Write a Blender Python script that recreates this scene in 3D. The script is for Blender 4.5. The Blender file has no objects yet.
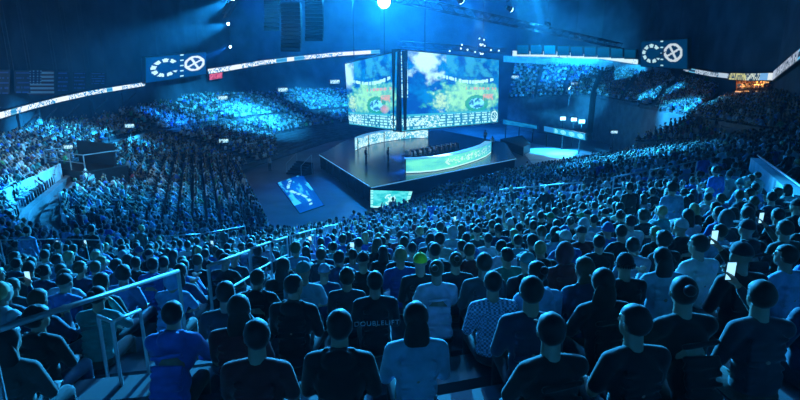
import bpy, bmesh, math, random
import numpy as np
from mathutils import Vector, Matrix, Euler

PI = math.pi
R = math.radians
sc = bpy.context.scene
C = sc.collection

# ------------------------------------------------------------------ camera
F = 500.0
PITCH = math.atan(125 / 500)
CAM = Vector((0, 0, 11))
cam = bpy.data.cameras.new('camera')
cam.sensor_width = 36
cam.lens = F / 800 * 36
cam.clip_end = 600
cam.clip_start = .1
co = bpy.data.objects.new('camera', cam)
co.location = CAM
co.rotation_euler = (PI / 2 - PITCH, 0, 0)
C.objects.link(co)
sc.camera = co
FW = Vector((0, math.cos(PITCH), -math.sin(PITCH)))
UP = Vector((0, math.sin(PITCH), math.cos(PITCH)))


def ray(px, py):
    return FW + Vector(((px - 400) / F, 0, 0)) + UP * ((200 - py) / F)


def W(px, py, Y):
    d = ray(px, py)
    return CAM + d * (Y / d.y)


def onz(px, py, z):
    d = ray(px, py)
    return CAM + d * ((z - CAM.z) / d.z)


def proj(p):
    v = Vector(p) - CAM
    d = v.dot(FW)
    return 400 + F * v.x / d, 200 - F * v.dot(UP) / d, d


# ------------------------------------------------------------------ world, exposure, lights
w = bpy.data.worlds.new('world')
sc.world = w
w.use_nodes = True
w.node_tree.nodes['Background'].inputs[0].default_value = (.01, .12, .5, 1)
w.node_tree.nodes['Background'].inputs[1].default_value = .008
sc.view_settings.view_transform = 'Standard'
sc.view_settings.look = 'None'
sc.view_settings.exposure = 0
sc.view_settings.gamma = 1
sc.view_settings.use_curve_mapping = False
try:
    sc.cycles.use_light_tree = True
    sc.cycles.volume_bounces = 0
    sc.cycles.volume_step_rate = 4
    sc.cycles.max_bounces = 5
    sc.cycles.diffuse_bounces = 2
    sc.cycles.sample_clamp_indirect = 4
    sc.cycles.sample_clamp_direct = 30
except Exception:
    pass

BLUE = (.006, .24, 1)
CYAN = (.02, .43, 1)
DEEP = (.003, .10, 1)


def spot(frm, to, power, ang, col=BLUE, blend=.6, size=.3):
    l = bpy.data.lights.new('stage_spot', 'SPOT')
    l.energy = power
    l.color = col
    l.spot_size = R(ang)
    l.spot_blend = blend
    l.shadow_soft_size = size
    o = bpy.data.objects.new('stage_spot', l)
    o.location = frm
    o.rotation_euler = (Vector(to) - Vector(frm)).to_track_quat('-Z', 'Y').to_euler()
    C.objects.link(o)
    return o


def area(frm, to, power, sx, sy, col=BLUE):
    l = bpy.data.lights.new('wash_light', 'AREA')
    l.shape = 'RECTANGLE'
    l.size, l.size_y = sx, sy
    l.energy = power
    l.color = col
    o = bpy.data.objects.new('wash_light', l)
    o.location = frm
    o.rotation_euler = (Vector(to) - Vector(frm)).to_track_quat('-Z', 'Y').to_euler()
    C.objects.link(o)
    return o


# visible beams: (source px, py, depth, target px, py, depth, power, angle)
BEAMS = [
    (228, 24, 62, 150, 48, 40, 600000, 11, CYAN),
    (230, 47, 66, 170, 72, 50, 400000, 8, BLUE),
    (232, -2, 60, 130, 60, 40, 700000, 13, CYAN),
    (384, 2, 52, 384, 40, 20, 420000, 36, CYAN),
    (462, 2, 55, 505, 60, 60, 380000, 15, CYAN),
    (512, 10, 62, 575, 45, 66, 160000, 11, CYAN),
    (549, 25, 72, 588, 48, 80, 120000, 10, CYAN),
    (577, 38, 82, 602, 55, 88, 90000, 10, CYAN),
    (569, 88, 84, 515, 66, 88, 120000, 12, (.1, .8, .8)),
]
for (a, b, c, d, e, f_, pw, an, cl) in BEAMS:
    spot(W(a, b, c), W(d, e, f_), pw, an, cl, blend=.5, size=.15)
# crowd and stage washes from the rig, plus added fill spots marked below
RIG = Vector((3, 62, 25))
WASH = [
    ((-2, 58, 24), W(25, 172, 28), 260000, 20, CYAN),
    ((-3, 60, 24), W(115, 124, 52), 520000, 22, CYAN),
    ((-3, 64, 25), W(180, 112, 70), 260000, 15, BLUE),
    ((-2, 66, 25), W(250, 118, 88), 800000, 18, CYAN),
    ((0, 70, 25), W(320, 100, 110), 500000, 20, CYAN),
    ((6, 58, 25), W(150, 200, 23), 70000, 44, BLUE),
    ((10, 60, 25), W(620, 152, 38), 900000, 22, CYAN),
    ((12, 66, 25), W(650, 92, 62), 420000, 20, CYAN),
    ((8, 80, 26), W(570, 75, 105), 260000, 20, BLUE),
    ((4, 50, 25), W(450, 205, 20), 210000, 30, (.04, .40, 1)),
    ((-2, 50, 25), W(400, 255, 8), 52000, 20, (.08, .40, 1)),
    ((-8, 50, 25), W(250, 290, 6), 26000, 22, BLUE),
    ((10, 50, 26), W(710, 240, 6), 9000, 26, (.02, .27, 1)),
    ((2, 64, 27), W(430, 160, 55), 220000, 34, (.004, .22, 1)),
    ((8, 46, 18), W(433, 150, 52), 260000, 14, (.55, .8, 1)),  # added spot without a fixture, brightens the players
    ((8, 70, 30), (14, 92, 4), 420000, 34, BLUE),
    ((18, 74, 26), onz(555, 152, 0), 700000, 20, CYAN),
    ((-4, 60, 24), onz(302, 185, 0), 16000, 22, DEEP),
    ((2, 44, 33), (3, 80, 26), 480000, 50, (.002, .24, 1)),  # added unseen spot, makes the haze over the stage glow
    ((2, 80, 33), (2, 62, 20), 300000, 50, (.002, .26, 1)),  # second added spot for the haze glow
    ((-2, 64, 27), W(240, 118, 85), 420000, 38, CYAN),
    ((-4, 60, 26), W(60, 155, 34), 160000, 44, CYAN),
]
for (a, b, pw, an, cl) in WASH:
    spot(a, b, pw, an, cl, blend=1, size=.6)
area((0, 70, 31), (0, 60, 0), 1200, 50, 40, DEEP)
area((0, 105, 28), (0, 120, 10), 5000, 60, 6, DEEP)


# ------------------------------------------------------------------ materials
def mat(name, col, rough=.6, metal=0., emit=0., ecol=None, noise=0., scale=4., spec=.5):
    m = bpy.data.materials.new(name)
    m.use_nodes = True
    nt = m.node_tree
    b = nt.nodes['Principled BSDF']
    b.inputs['Base Color'].default_value = (*col, 1)
    b.inputs['Roughness'].default_value = rough
    b.inputs['Metallic'].default_value = metal
    b.inputs['Specular IOR Level'].default_value = spec
    if noise:
        tc = nt.nodes.new('ShaderNodeTexCoord')
        n = nt.nodes.new('ShaderNodeTexNoise')
        n.inputs['Scale'].default_value = scale
        n.inputs['Detail'].default_value = 4
        r = nt.nodes.new('ShaderNodeValToRGB')
        r.color_ramp.elements[0].color = (*[c * (1 - noise) for c in col], 1)
        r.color_ramp.elements[1].color = (*[min(1, c * (1 + noise)) for c in col], 1)
        r.color_ramp.elements[0].position = .35
        r.color_ramp.elements[1].position = .65
        nt.links.new(tc.outputs['Object'], n.inputs['Vector'])
        nt.links.new(n.outputs['Fac'], r.inputs['Fac'])
        nt.links.new(r.outputs['Color'], b.inputs['Base Color'])
    if emit:
        b.inputs['Emission Color'].default_value = (*(ecol or col), 1)
        b.inputs['Emission Strength'].default_value = emit
    return m


def mat_objcol(name, rough=.8, plaid=False):
    m = bpy.data.materials.new(name)
    m.use_nodes = True
    nt = m.node_tree
    b = nt.nodes['Principled BSDF']
    b.inputs['Roughness'].default_value = rough
    b.inputs['Sheen Weight'].default_value = .3
    oi = nt.nodes.new('ShaderNodeObjectInfo')
    tc = nt.nodes.new('ShaderNodeTexCoord')
    mix = nt.nodes.new('ShaderNodeMix')
    mix.data_type = 'RGBA'
    mix.blend_type = 'MULTIPLY'
    mix.inputs[0].default_value = 1
    ramp = nt.nodes.new('ShaderNodeValToRGB')
    if plaid:
        wv = nt.nodes.new('ShaderNodeTexChecker')
        wv.inputs['Scale'].default_value = 44
        nt.links.new(tc.outputs['Object'], wv.inputs['Vector'])
        nt.links.new(wv.outputs['Fac'], ramp.inputs['Fac'])
        ramp.color_ramp.elements[0].color = (.3, .3, .34, 1)
    else:
        n = nt.nodes.new('ShaderNodeTexNoise')
        n.inputs['Scale'].default_value = 9
        nt.links.new(tc.outputs['Object'], n.inputs['Vector'])
        nt.links.new(n.outputs['Fac'], ramp.inputs['Fac'])
        ramp.color_ramp.elements[0].color = (.65, .65, .65, 1)
        ramp.color_ramp.elements[0].position = .3
        ramp.color_ramp.elements[1].position = .7
    nt.links.new(oi.outputs['Color'], mix.inputs['A'])
    nt.links.new(ramp.outputs['Color'], mix.inputs['B'])
    nt.links.new(mix.outputs['Result'], b.inputs['Base Color'])
    return m


def mat_attr(name, rough=.7, emit=0., sheen=0.):
    m = bpy.data.materials.new(name)
    m.use_nodes = True
    nt = m.node_tree
    b = nt.nodes['Principled BSDF']
    b.inputs['Roughness'].default_value = rough
    b.inputs['Sheen Weight'].default_value = sheen
    a = nt.nodes.new('ShaderNodeAttribute')
    a.attribute_name = 'Col'
    if emit:
        b.inputs['Base Color'].default_value = (0, 0, 0, 1)
        nt.links.new(a.outputs['Color'], b.inputs['Emission Color'])
        b.inputs['Emission Strength'].default_value = emit
    else:
        nt.links.new(a.outputs['Color'], b.inputs['Base Color'])
    return m


M = dict(
    concrete=mat('painted_concrete', (.10, .11, .13), .8, noise=.25, scale=.8),
    floor=mat('dark_arena_floor', (.10, .13, .16), .35, noise=.35, scale=.25),
    wall=mat('dark_blue_wall', (.055, .075, .10), .8, noise=.3, scale=.3),
    curtain=mat('dark_curtain', (.05, .07, .09), .9, noise=.3, scale=.5),
    pale=mat('pale_parapet_paint', (.55, .6, .62), .6, noise=.15, scale=1.5),
    roof=mat('dark_roof_deck', (.035, .04, .05), .9, noise=.4, scale=.2),
    steel=mat('dark_roof_steel', (.08, .10, .12), .5, .6),
    rail=mat('brushed_rail', (.55, .6, .62), .35, .7),
    black=mat('black_plastic', (.02, .022, .025), .5),
    stage=mat('glossy_stage_deck', (.03, .09, .16), .2, noise=.4, scale=.4),
    stageside=mat('dark_stage_skirt', (.02, .03, .045), .6),
    edge=mat('lit_stage_edge', (.5, .7, .8), .4, emit=.6, ecol=(.12, .5, .9)),
    screen=mat_attr('led_screen', emit=1.15),
    white=mat('white_led', (1, 1, 1), .5, emit=2.0, ecol=(.75, .92, 1)),
    lamp=mat('lamp_lens', (1, 1, 1), .3, emit=25., ecol=(.45, .8, 1)),
    phone=mat('lit_phone_screen', (1, 1, 1), .3, emit=1.2, ecol=(.4, .8, 1)),
    skin=mat('skin', (.42, .27, .20), .5),
    cloth=mat_objcol('clothing_cloth'),
    plaid=mat_objcol('plaid_cloth', plaid=True),
    hair=mat_objcol('hair_strands', .62),
    crowd=mat_attr('crowd_clothing', .75, sheen=.2),
    orange=mat('warm_suite_wall', (.5, .25, .1), .7, noise=.3, scale=1.),
    chairblue=mat('dark_seat', (.02, .04, .08), .5),
)
M['curtain'].node_tree.nodes['Principled BSDF'].inputs['Roughness'].default_value = .95


# ------------------------------------------------------------------ helpers
def tag(o, label=None, cat=None, group=None, kind=None):
    if label: o['label'] = label
    if cat: o['category'] = cat
    if group: o['group'] = group
    if kind: o['kind'] = kind
    return o


def link(o, parent=None):
    C.objects.link(o)
    if parent: o.parent = parent
    return o


def empty(name, loc=(0, 0, 0), rz=0):
    o = bpy.data.objects.new(name, None)
    o.location = loc
    o.rotation_euler = (0, 0, rz)
    o.empty_display_size = .2
    C.objects.link(o)
    return o


def from_pydata(name, vs, fs, m, parent=None, smooth=False):
    me = bpy.data.meshes.new(name)
    me.from_pydata([tuple(v) for v in vs], [], fs)
    me.materials.append(m)
    if smooth:
        me.polygons.foreach_set('use_smooth', [True] * len(me.polygons))
    me.update()
    return link(bpy.data.objects.new(name, me), parent)


class MB:
    def __init__(s):
        s.bm = bmesh.new()

    def box(s, c, d, rot=None):
        r = bmesh.ops.create_cube(s.bm, size=1)
        mt = Matrix.Translation(Vector(c)) @ (rot.to_4x4() if rot else Matrix()) @ Matrix.Diagonal((*d, 1))
        bmesh.ops.transform(s.bm, matrix=mt, verts=r['verts'])
        return s

    def tube(s, p, q, r1, r2=None, n=8):
        p, q = Vector(p), Vector(q)
        d = q - p
        if d.length < 1e-6: return s
        r = bmesh.ops.create_cone(s.bm, cap_ends=True, segments=n, radius1=r1, radius2=r1 if r2 is None else r2, depth=d.length)
        mt = Matrix.Translation((p + q) / 2) @ d.to_track_quat('Z', 'Y').to_matrix().to_4x4()
        bmesh.ops.transform(s.bm, matrix=mt, verts=r['verts'])
        return s

    def ball(s, c, d, n=12, rot=None):
        r = bmesh.ops.create_uvsphere(s.bm, u_segments=n, v_segments=max(6, n * 2 // 3), radius=1)
        mt = Matrix.Translation(Vector(c)) @ (rot.to_4x4() if rot else Matrix()) @ Matrix.Diagonal((*d, 1))
        bmesh.ops.transform(s.bm, matrix=mt, verts=r['verts'])
        return s

    def cap(s, p, q, r1, r2, n=12):
        s.tube(p, q, r1, r2, n)
        s.ball(p, (r1,) * 3, n)
        s.ball(q, (r2,) * 3, n)
        return s

    def quad(s, a, b, c, d):
        s.bm.faces.new([s.bm.verts.new(tuple(v)) for v in (a, b, c, d)])
        return s

    def prism(s, pts, z0, z1):
        lo = [s.bm.verts.new((p[0], p[1], z0)) for p in pts]
        hi = [s.bm.verts.new((p[0], p[1], z1)) for p in pts]
        n = len(pts)
        s.bm.faces.new(lo[::-1])
        s.bm.faces.new(hi)
        for i in range(n):
            s.bm.faces.new((lo[i], lo[(i + 1) % n], hi[(i + 1) % n], hi[i]))
        return s

    def build(s, name, m, parent=None, smooth=False, bevel=0):
        if bevel:
            bmesh.ops.bevel(s.bm, geom=s.bm.edges[:], offset=bevel, segments=2, affect='EDGES')
        bmesh.ops.recalc_face_normals(s.bm, faces=s.bm.faces[:])
        me = bpy.data.meshes.new(name)
        s.bm.to_mesh(me)
        s.bm.free()
        me.materials.append(m)
        if smooth:
            me.polygons.foreach_set('use_smooth', [True] * len(me.polygons))
        return link(bpy.data.objects.new(name, me), parent)


def truss(mb, p, q, w=.5, r=.05, n=None):
    p, q = Vector(p), Vector(q)
    d = (q - p)
    L = d.length
    d.normalize()
    up = Vector((0, 0, 1))
    sd = d.cross(up)
    if sd.length < .01: sd = Vector((1, 0, 0))
    sd.normalize()
    up = sd.cross(d)
    cs = [sd * (w / 2) * a + up * (w / 2) * b for a, b in ((-1, -1), (1, -1), (1, 1), (-1, 1))]
    for c in cs: mb.tube(p + c, q + c, r, n=5)
    n = n or max(2, int(L / w / 1.2))
    for i in range(n):
        a, b = p + d * L * i / n, p + d * L * (i + 1) / n
        for k in range(4):
            u, v = (cs[k], cs[(k + 1) % 4]) if i % 2 else (cs[(k + 1) % 4], cs[k])
            mb.tube(a + u, b + v, r * .6, n=4)
    return mb


# ------------------------------------------------------------------ bowl geometry
CHAIN = [((18, 112), 27), ((0, 104), 27), ((-12, 84), 26), ((-18.7, 58), 20.5), ((-8.4, 32.4), 19.5), ((14.6, 56), 40)]
SL = .27
PITCHR = .85


def seg_n(a, b):
    d = (Vector(b) - Vector(a)).normalized()
    return Vector((d.y, -d.x))            # outward (right-hand side when travelling far-left -> near -> right)


# samples: (base, normal, smax)
SAMP = []
_n = []
for i in range(len(CHAIN) - 1):
    d = (Vector(CHAIN[i + 1][0]) - Vector(CHAIN[i][0])).normalized()
    nn = Vector((d.y, -d.x))
    # chain travels counter-clockwise seen from above with the floor on its left hand: outward is the right hand
    _n.append(nn)
for i in range(len(CHAIN) - 1):
    a, sa = CHAIN[i]
    b, sb = CHAIN[i + 1]
    a, b = Vector(a), Vector(b)
    near = (i == len(CHAIN) - 2)
    if near: sa = sb = 40
    steps = 12
    for k in range(steps + 1):
        t = k / steps
        SAMP.append((a.lerp(b, t), _n[i].copy(), sa + (sb - sa) * t))
    if i < len(CHAIN) - 2:
        a0 = math.atan2(_n[i].y, _n[i].x) % (2 * PI)
        a1 = math.atan2(_n[i + 1].y, _n[i + 1].x) % (2 * PI)
        if a1 < a0: a1 += 2 * PI
        m_ = max(3, int((a1 - a0) / R(3)))
        for k in range(1, m_):
            an = a0 + (a1 - a0) * k / m_
            s_ = sb
            if i == len(CHAIN) - 3:
                dg = math.degrees(an)
                s_ = 19.5 if dg < 236 else min(40, 19.5 + (dg - 236) * 1.3)
            SAMP.append((b.copy(), Vector((math.cos(an), math.sin(an))), s_))


def bowl_s(x, y):
    """distance outside the seating front chain; sign + is inside the stand"""
    p = Vector((x, y))
    best = 1e9
    for i in range(len(CHAIN) - 1):
        a, b = Vector(CHAIN[i][0]), Vector(CHAIN[i + 1][0])
        t = max(0, min(1, (p - a).dot(b - a) / (b - a).length_squared))
        q = a.lerp(b, t)
        best = min(best, (p - q).length)
    return best


def bowl_z(s):
    return SL * s


def surf(px, py, h=0, t0=2.0):
    d = ray(px, py)
    t = t0
    while t < 150:
        p = CAM + d * t
        s = bowl_s(p.x, p.y)
        if p.z < bowl_z(s) + h: return p, s
        t += .05
    return p, s


# stepped seating tier: one profile swept along the samples, cut at smax
AISLE_S = (11.9, 13.6)          # cross aisle on the side stand


def tier_profile(smax):
    pts = [(0, 0), (0, .05)]
    k = 0
    while k * PITCHR < smax - .4:
        s0 = k * PITCHR
        z = SL * s0 + .05
        pts += [(s0, z), (s0 + .43, z), (s0 + .43, z + .42), (s0 + .83, z + .42)]
        k += 1
    return pts


full = tier_profile(40)
vs, fs = [], []
NP = len(full)
for (b, n, sm) in SAMP:
    zl = None
    for (s, z) in full:
        if s > sm: s, z = sm, SL * sm
        vs.append((b.x + n.x * s, b.y + n.y * s, z))
for i in range(len(SAMP) - 1):
    for j in range(NP - 1):
        a = i * NP + j
        fs.append((a, a + 1, a + NP + 1, a + NP))
o = from_pydata('seating_tier', vs, fs, M['concrete'])
tag(o, 'stepped concrete bench terraces of the lower bowl under the audience', kind='structure')

# side wall behind the left/far stand and rear wall, following the tier's back edge
wp = [Vector((b.x + n.x * sm, b.y + n.y * sm)) for (b, n, sm) in SAMP]


def wall_strip(name, pts, z0, z1, m, label=None):
    vs, fs = [], []
    for p in pts:
        vs += [(p[0], p[1], z0), (p[0], p[1], z1)]
    for i in range(len(pts) - 1):
        fs.append((2 * i, 2 * i + 1, 2 * i + 3, 2 * i + 2))
    o = from_pydata(name, vs, fs, m)
    return tag(o, label, kind='structure')


wall_strip('wall_left', wp, 0, 34, M['wall'], 'dark blue lit wall behind the side stand')
RW = [W(380, 51, 130), W(515, 52, 124), W(600, 58, 108), W(650, 66, 94), W(695, 72, 78), W(740, 77, 62), W(775, 78, 56), W(800, 60, 46), W(1000, 20, 26)]
wall_strip('wall_right', [(p.x, p.y) for p in RW] + [(40, -10), (30, -14)], 0, 34, M['wall'], 'dark wall around the far and right side of the hall')
wall_strip('wall_back', [(wp[-1].x, wp[-1].y), (44, 20), (30, -14), (-40, -14), (-50, 20)], 0, 34, M['wall'], 'dark wall behind the photographer')
o = MB().box((0, 60, -.25), (160, 180, .5)).build('floor', M['floor'])
tag(o, 'dark arena floor lit blue', kind='structure')
o = MB().box((0, 60, 34.3), (160, 180, .5)).build('ceiling', M['roof'])
tag(o, 'dark roof deck high above the arena', kind='structure')

# ------------------------------------------------------------------ LED pictures (colour grids)
from mathutils import noise as mn


def fb(x, y, s=0.):
    return mn.fractal(Vector((x, y, s)), .8, 2.0, 4)


def led_panel(name, c, nx, ny, fn, parent=None, m=None):
    """c = corners bl, br, tr, tl; fn(u, v) -> rgb, v up"""
    bl, br, tr, tl = [Vector(p) for p in c]
    vs, fs, cols = [], [], []
    for j in range(ny + 1):
        for i in range(nx + 1):
            u, v = i / nx, j / ny
            vs.append(bl.lerp(br, u).lerp(tl.lerp(tr, u), v))
    for j in range(ny):
        for i in range(nx):
            a = j * (nx + 1) + i
            fs.append((a, a + 1, a + nx + 2, a + nx + 1))
            cols.append(fn((i + .5) / nx, (j + .5) / ny))
    o = from_pydata(name, vs, fs, m or M['screen'], parent)
    at = o.data.color_attributes.new('Col', 'FLOAT_COLOR', 'CORNER')
    k_ = .72 if m is None else 1.
    arr = np.repeat(np.array([(c_[0] * k_, c_[1], c_[2], 1) for c_ in cols], dtype=np.float32), 4, axis=0)
    at.data.foreach_set('color', arr.ravel())
    return o


def backed(c, th):
    """box behind a four-cornered panel"""
    bl, br, tr, tl = [Vector(p) for p in c]
    n = (br - bl).cross(tl - bl).normalized()
    if n.dot(CAM - bl) > 0: n = -n
    vs = [bl, br, tr, tl] + [p + n * th for p in (bl, br, tr, tl)]
    vs = [v + n * .02 for v in vs]
    return vs, [(0, 1, 2, 3), (4, 7, 6, 5), (0, 4, 5, 1), (1, 5, 6, 2), (2, 6, 7, 3), (3, 7, 4, 0)]


def grow(c, g):
    bl, br, tr, tl = [Vector(p) for p in c]
    ux, uy = (br - bl).normalized(), (tl - bl).normalized()
    return [bl - ux * g - uy * g, br + ux * g - uy * g, tr + ux * g + uy * g, tl - ux * g + uy * g]


def mixc(a, b, t):
    t = max(0, min(1, t))
    return tuple(a[i] * (1 - t) + b[i] * t for i in range(3))


rr = random.Random(5)
HUD = [[rr.random() for _ in range(200)] for _ in range(60)]


def game_right(u, v):
    deep, mid, teal, pale = (.0, .08, .42), (.0, .22, .60), (.02, .36, .46), (.42, .82, .50)
    if v < .20:                                   # score strip
        if u > .9:
            d = math.hypot((u - .95) / .045, (v - .1) / .09)
            return (.85, .95, .95) if .75 < d < 1 or (int(u * 90) + int(v * 60)) % 3 == 0 and d < .7 else (.02, .25, .4)
        if v < .015 or v > .185: return (.05, .45, .6)
        if .21 < u < .34:
            return mixc((.03, .4, .55), (.9, .95, .95), .4 + fb(u * 40, v * 40, 3) * 2)
        col = int(u * 24)
        if u < .2 and .05 < v < .15: return (.75, .95, .95) if HUD[int(v * 70)][int(u * 116)] > .35 else (.02, .3, .5)
        if int(v * 78) % 3 != 0 and (u * 116) % 9 > 1.5 and HUD[int(v * 26) + 7][int(u * 116)] > .25: return (.55, .9, .92)
        return (.01, .22, .42)
    if u < .055 and .42 < v < .97:
        return (.7, .9, .95) if HUD[int(v * 78) % 60][int(u * 116)] > .4 else (.01, .2, .55)
    f1, f2, f3 = fb(u * 4, v * 4), fb(u * 10, v * 8, 1), fb(u * 26, v * 20, 8)
    c = mixc(mid, deep, .5 + f1 * 1.2 + f3 * .3)
    # bright misty patch, upper part
    d = math.hypot((u - .22) / .20, (v - .92) / .32)
    c = mixc((.80, 1.0, 1.0), c, d * 1.8 - .7 + f2 * 1.0)
    if v > .72 and u > .4: c = mixc((.04, .36, .6), c, .5 + f2 * 2)
    # clearing
    d = math.hypot((u - .66) / .43, (v - .42) / .27) + f2 * .35
    g = mixc(pale, teal, (d - .35) * 1.6 + f3 * .6)
    c = mixc(g, c, (d - .9) * 8)
    d = math.hypot((u - .34) / .10, (v - .36) / .14)
    if u > .27: c = mixc((.75, .85, .55), c, d + f3)
    d = math.hypot((u - .73) / .13, (v - .32) / .12)
    if .7 < d < 1.05: c = mixc((.01, .35, .28), c, .1)
    elif d <= .7: c = mixc((.3, .85, 1.), (.01, .18, .5), .3 + f3 * 3)
    if abs(v - .68 - .04 * math.sin(u * 7)) < .022 and .35 < u < .93 and HUD[3][int(u * 100)] > .3: c = (.65, 1, 1)
    if .36 < v < .46 and .8 < u < .93: c = mixc((1., .35, .35), c, .45 + f3)
    if .53 < v < .56 and u > .6 and HUD[9][int(u * 90)] > .5: c = (.85, .4, .4)
    return c


def game_left(u, v):
    c = game_right(.25 + u * .75, v) if v > .2 else game_right(u, v)
    if v > .2:
        d = math.hypot((u - .08) / .12, (v - .8) / .22)
        c = mixc((.7, .97, 1), c, d * 1.2 - .3)
        d = math.hypot((u - .8) / .08, (v - .27) / .06)
        if d < 1: c = mixc((.9, .3, .45), c, d * .7)
    return c


# central hanging screens
nr = 56.
c_r = [W(402, 131, nr), W(498, 122, 73), W(499, 60, 73), W(401, 50, nr)]
c_l = [W(349, 124, 72), W(396, 130, nr), W(397, 52, nr), W(345, 64, 72)]
for c, fn, nm, lab in ((c_r, game_right, 'R', 'wide hanging led screen showing a game map, facing the near stand'),
                       (c_l, game_left, 'L', 'narrower looking hanging led screen turned to the side stand, showing a game map')):
    e = empty('hanging_screen', (c[0] + c[1]) / 2)
    inv = e.location
    loc = [p - inv for p in c]
    vs, fs = backed(grow(c, .12), 1.2)
    from_pydata('casing', [v - inv for v in vs], fs, M['black'], e)
    led_panel('display', loc, 116 if nm == 'R' else 60, 78, fn, e)
    for k in (.2, .8):
        p = loc[3].lerp(loc[2], k)
        MB().tube(p + Vector((0, 1.0, 0)), p + Vector((0, 1.0, 34 - inv.z - p.z)), .06, n=6).build('hanging_cable', M['steel'], e)
    tag(e, lab, 'screen', 'central hanging screens')

# ------------------------------------------------------------------ stage
ZS = 1.5
SP = [onz(320, 155, ZS), onz(370, 186, ZS), onz(372, 187.5, ZS), onz(515, 159, ZS), onz(505, 143, ZS), onz(440, 130, ZS), onz(345, 141, ZS)]
e = empty('stage_platform', (2, 60, 0))
off = Vector(e.location)
P = [(p.x - off.x, p.y - off.y) for p in SP]
MB().prism(P, 0, ZS - .12).build('skirt', M['stageside'], e)
MB().prism([(x * 1.01, y * 1.01) for x, y in P], ZS - .12, ZS).build('deck', M['stage'], e)
mb = MB()
for a, b in ((0, 1), (2, 3)):
    p, q = Vector((*P[a], ZS + .02)) * 1.0, Vector((*P[b], ZS + .02))
    p.x *= 1.01; p.y *= 1.01; q.x *= 1.01; q.y *= 1.01
    mb.tube(p, q, .045, n=6)
mb.build('edge_strip', M['edge'], e)
mb = MB()
for k in range(7):                                # ribs of the dark skirt
    p = Vector((*P[0], 0)).lerp(Vector((*P[1], 0)), (k + .5) / 7)
    mb.box((p.x - .15, p.y - .15, .7), (.12, .12, 1.3))
mb.build('skirt_rib', M['steel'], e)
tag(e, 'raised six-sided glossy blue stage in the middle of the arena floor', 'stage')

st = onz(322, 168, .1)
e = empty('stage_stairs', (st.x - 1.6, st.y - 2.6, 0), R(-35))
for k in range(6):
    MB().box((0, -k * .32, (1.3 - k * .22) / 2), (2.4, .32, 1.3 - k * .22)).build('step', M['stageside'], e)
mb = MB()
for x in (-1.2, 1.2): mb.tube((x, 0, 2.2), (x, -1.7, 1.2), .03).tube((x, 0, 0), (x, 0, 2.2), .03).tube((x, -1.7, 0), (x, -1.7, 1.2), .03)
mb.build('handrail', M['rail'], e)
tag(e, 'dark portable stairs against the left side of the stage', 'stairs')


def arc_desk(name, pts, h, th, fn, lab, nx=90, topm=None):
    """pts: plan polyline (on the stage); LED front h tall with a desktop"""
    org = Vector((pts[0][0], pts[0][1], ZS))
    e = empty(name, org)
    pl = [Vector((p[0], p[1])) - org.xy for p in pts]
    L = [0]
    for a, b in zip(pl, pl[1:]): L.append(L[-1] + (b - a).length)

    def at(t):
        s = t * L[-1]
        for i in range(len(L) - 1):
            if s <= L[i + 1] + 1e-6: return pl[i].lerp(pl[i + 1], (s - L[i]) / (L[i + 1] - L[i]))
        return pl[-1]
    vs, fs, cols = [], [], []
    ny = 10
    for j in range(ny + 1):
        for i in range(nx + 1):
            p = at(i / nx)
            vs.append((p.x, p.y, .05 + (h - .1) * j / ny))
    for j in range(ny):
        for i in range(nx):
            a = j * (nx + 1) + i
            fs.append((a, a + 1, a + nx + 2, a + nx + 1))
            cols.append(fn((i + .5) / nx, (j + .5) / ny))
    o = from_pydata('led_front', vs, fs, M['screen'], e)
    a_ = o.data.color_attributes.new('Col', 'FLOAT_COLOR', 'CORNER')
    a_.data.foreach_set('color', np.repeat(np.array([(*c, 1) for c in cols], dtype=np.float32), 4, axis=0).ravel())
    # inner offset body and top
    n_ = 40
    ctr = sum(pl, Vector((0, 0))) / len(pl)
    inn = []
    for i in range(n_ + 1):
        p = at(i / n_)
        q = at(min(1, i / n_ + .01)) - at(max(0, i / n_ - .01))
        nrm = Vector((-q.y, q.x)).normalized() * th
        inn.append((p, p + nrm))
    vs, fs = [], []
    for p, q in inn:
        g = (p - q).normalized() * .03
        vs += [(p.x + g.x, p.y + g.y, h - .04), (q.x, q.y, h - .04), (q.x, q.y, h + .03), (p.x + g.x, p.y + g.y, h + .03)]
    for i in range(n_):
        for k in range(4):
            a, b = i * 4 + k, i * 4 + (k + 1) % 4
            fs.append((a, b, b + 4, a + 4))
    fs += [(0, 1, 2, 3), tuple(4 * n_ + k for k in (3, 2, 1, 0))]
    from_pydata('desktop', vs, fs, M['edge'] if topm is None else topm, e)
    for k in range(5):
        p, q = inn[int(k * n_ / 4)]
        c_ = p.lerp(q, .5)
        MB().box((c_.x, c_.y, h / 2 - .02), (.1, .1, h - .04)).build('desk_leg', M['black'], e)
    tag(e, lab, 'desk', 'curved led desks on the stage')
    return e, [(p + org.xy, q + org.xy) for p, q in inn]


def desk_fn(u, v):
    c = mixc((.16, .85, .62), (.02, .42, .62), abs(u - .35) * 1.5 + fb(u * 6, v * 2, 7) * .6)
    if .25 < v < .8 and .25 < u < .95 and HUD[int(v * 10)][int(u * 150)] > .62: c = mixc(c, (.75, 1, .9), .6)
    if v < .1: c = (.5, .95, .9)
    return c


base = [(406, 173.5), (420, 173), (436, 171.5), (452, 168.5), (466, 164.5), (478, 160.5), (486, 157), (491, 153)]
pts = [onz(a, b, ZS) for a, b in base]
desk1, in1 = arc_desk('player_desk', [(p.x, p.y) for p in pts], 1.45, .8, desk_fn, 'long curved stage desk with a glowing green led front, by the stage front edge')


def desk_fn2(u, v):
    c = mixc((.05, .45, .62), (.5, .85, .9), fb(u * 9, v * 3, 2) + .35)
    if HUD[int(v * 10)][int(u * 120)] > .7: c = (.7, .95, .95)
    return c


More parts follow.
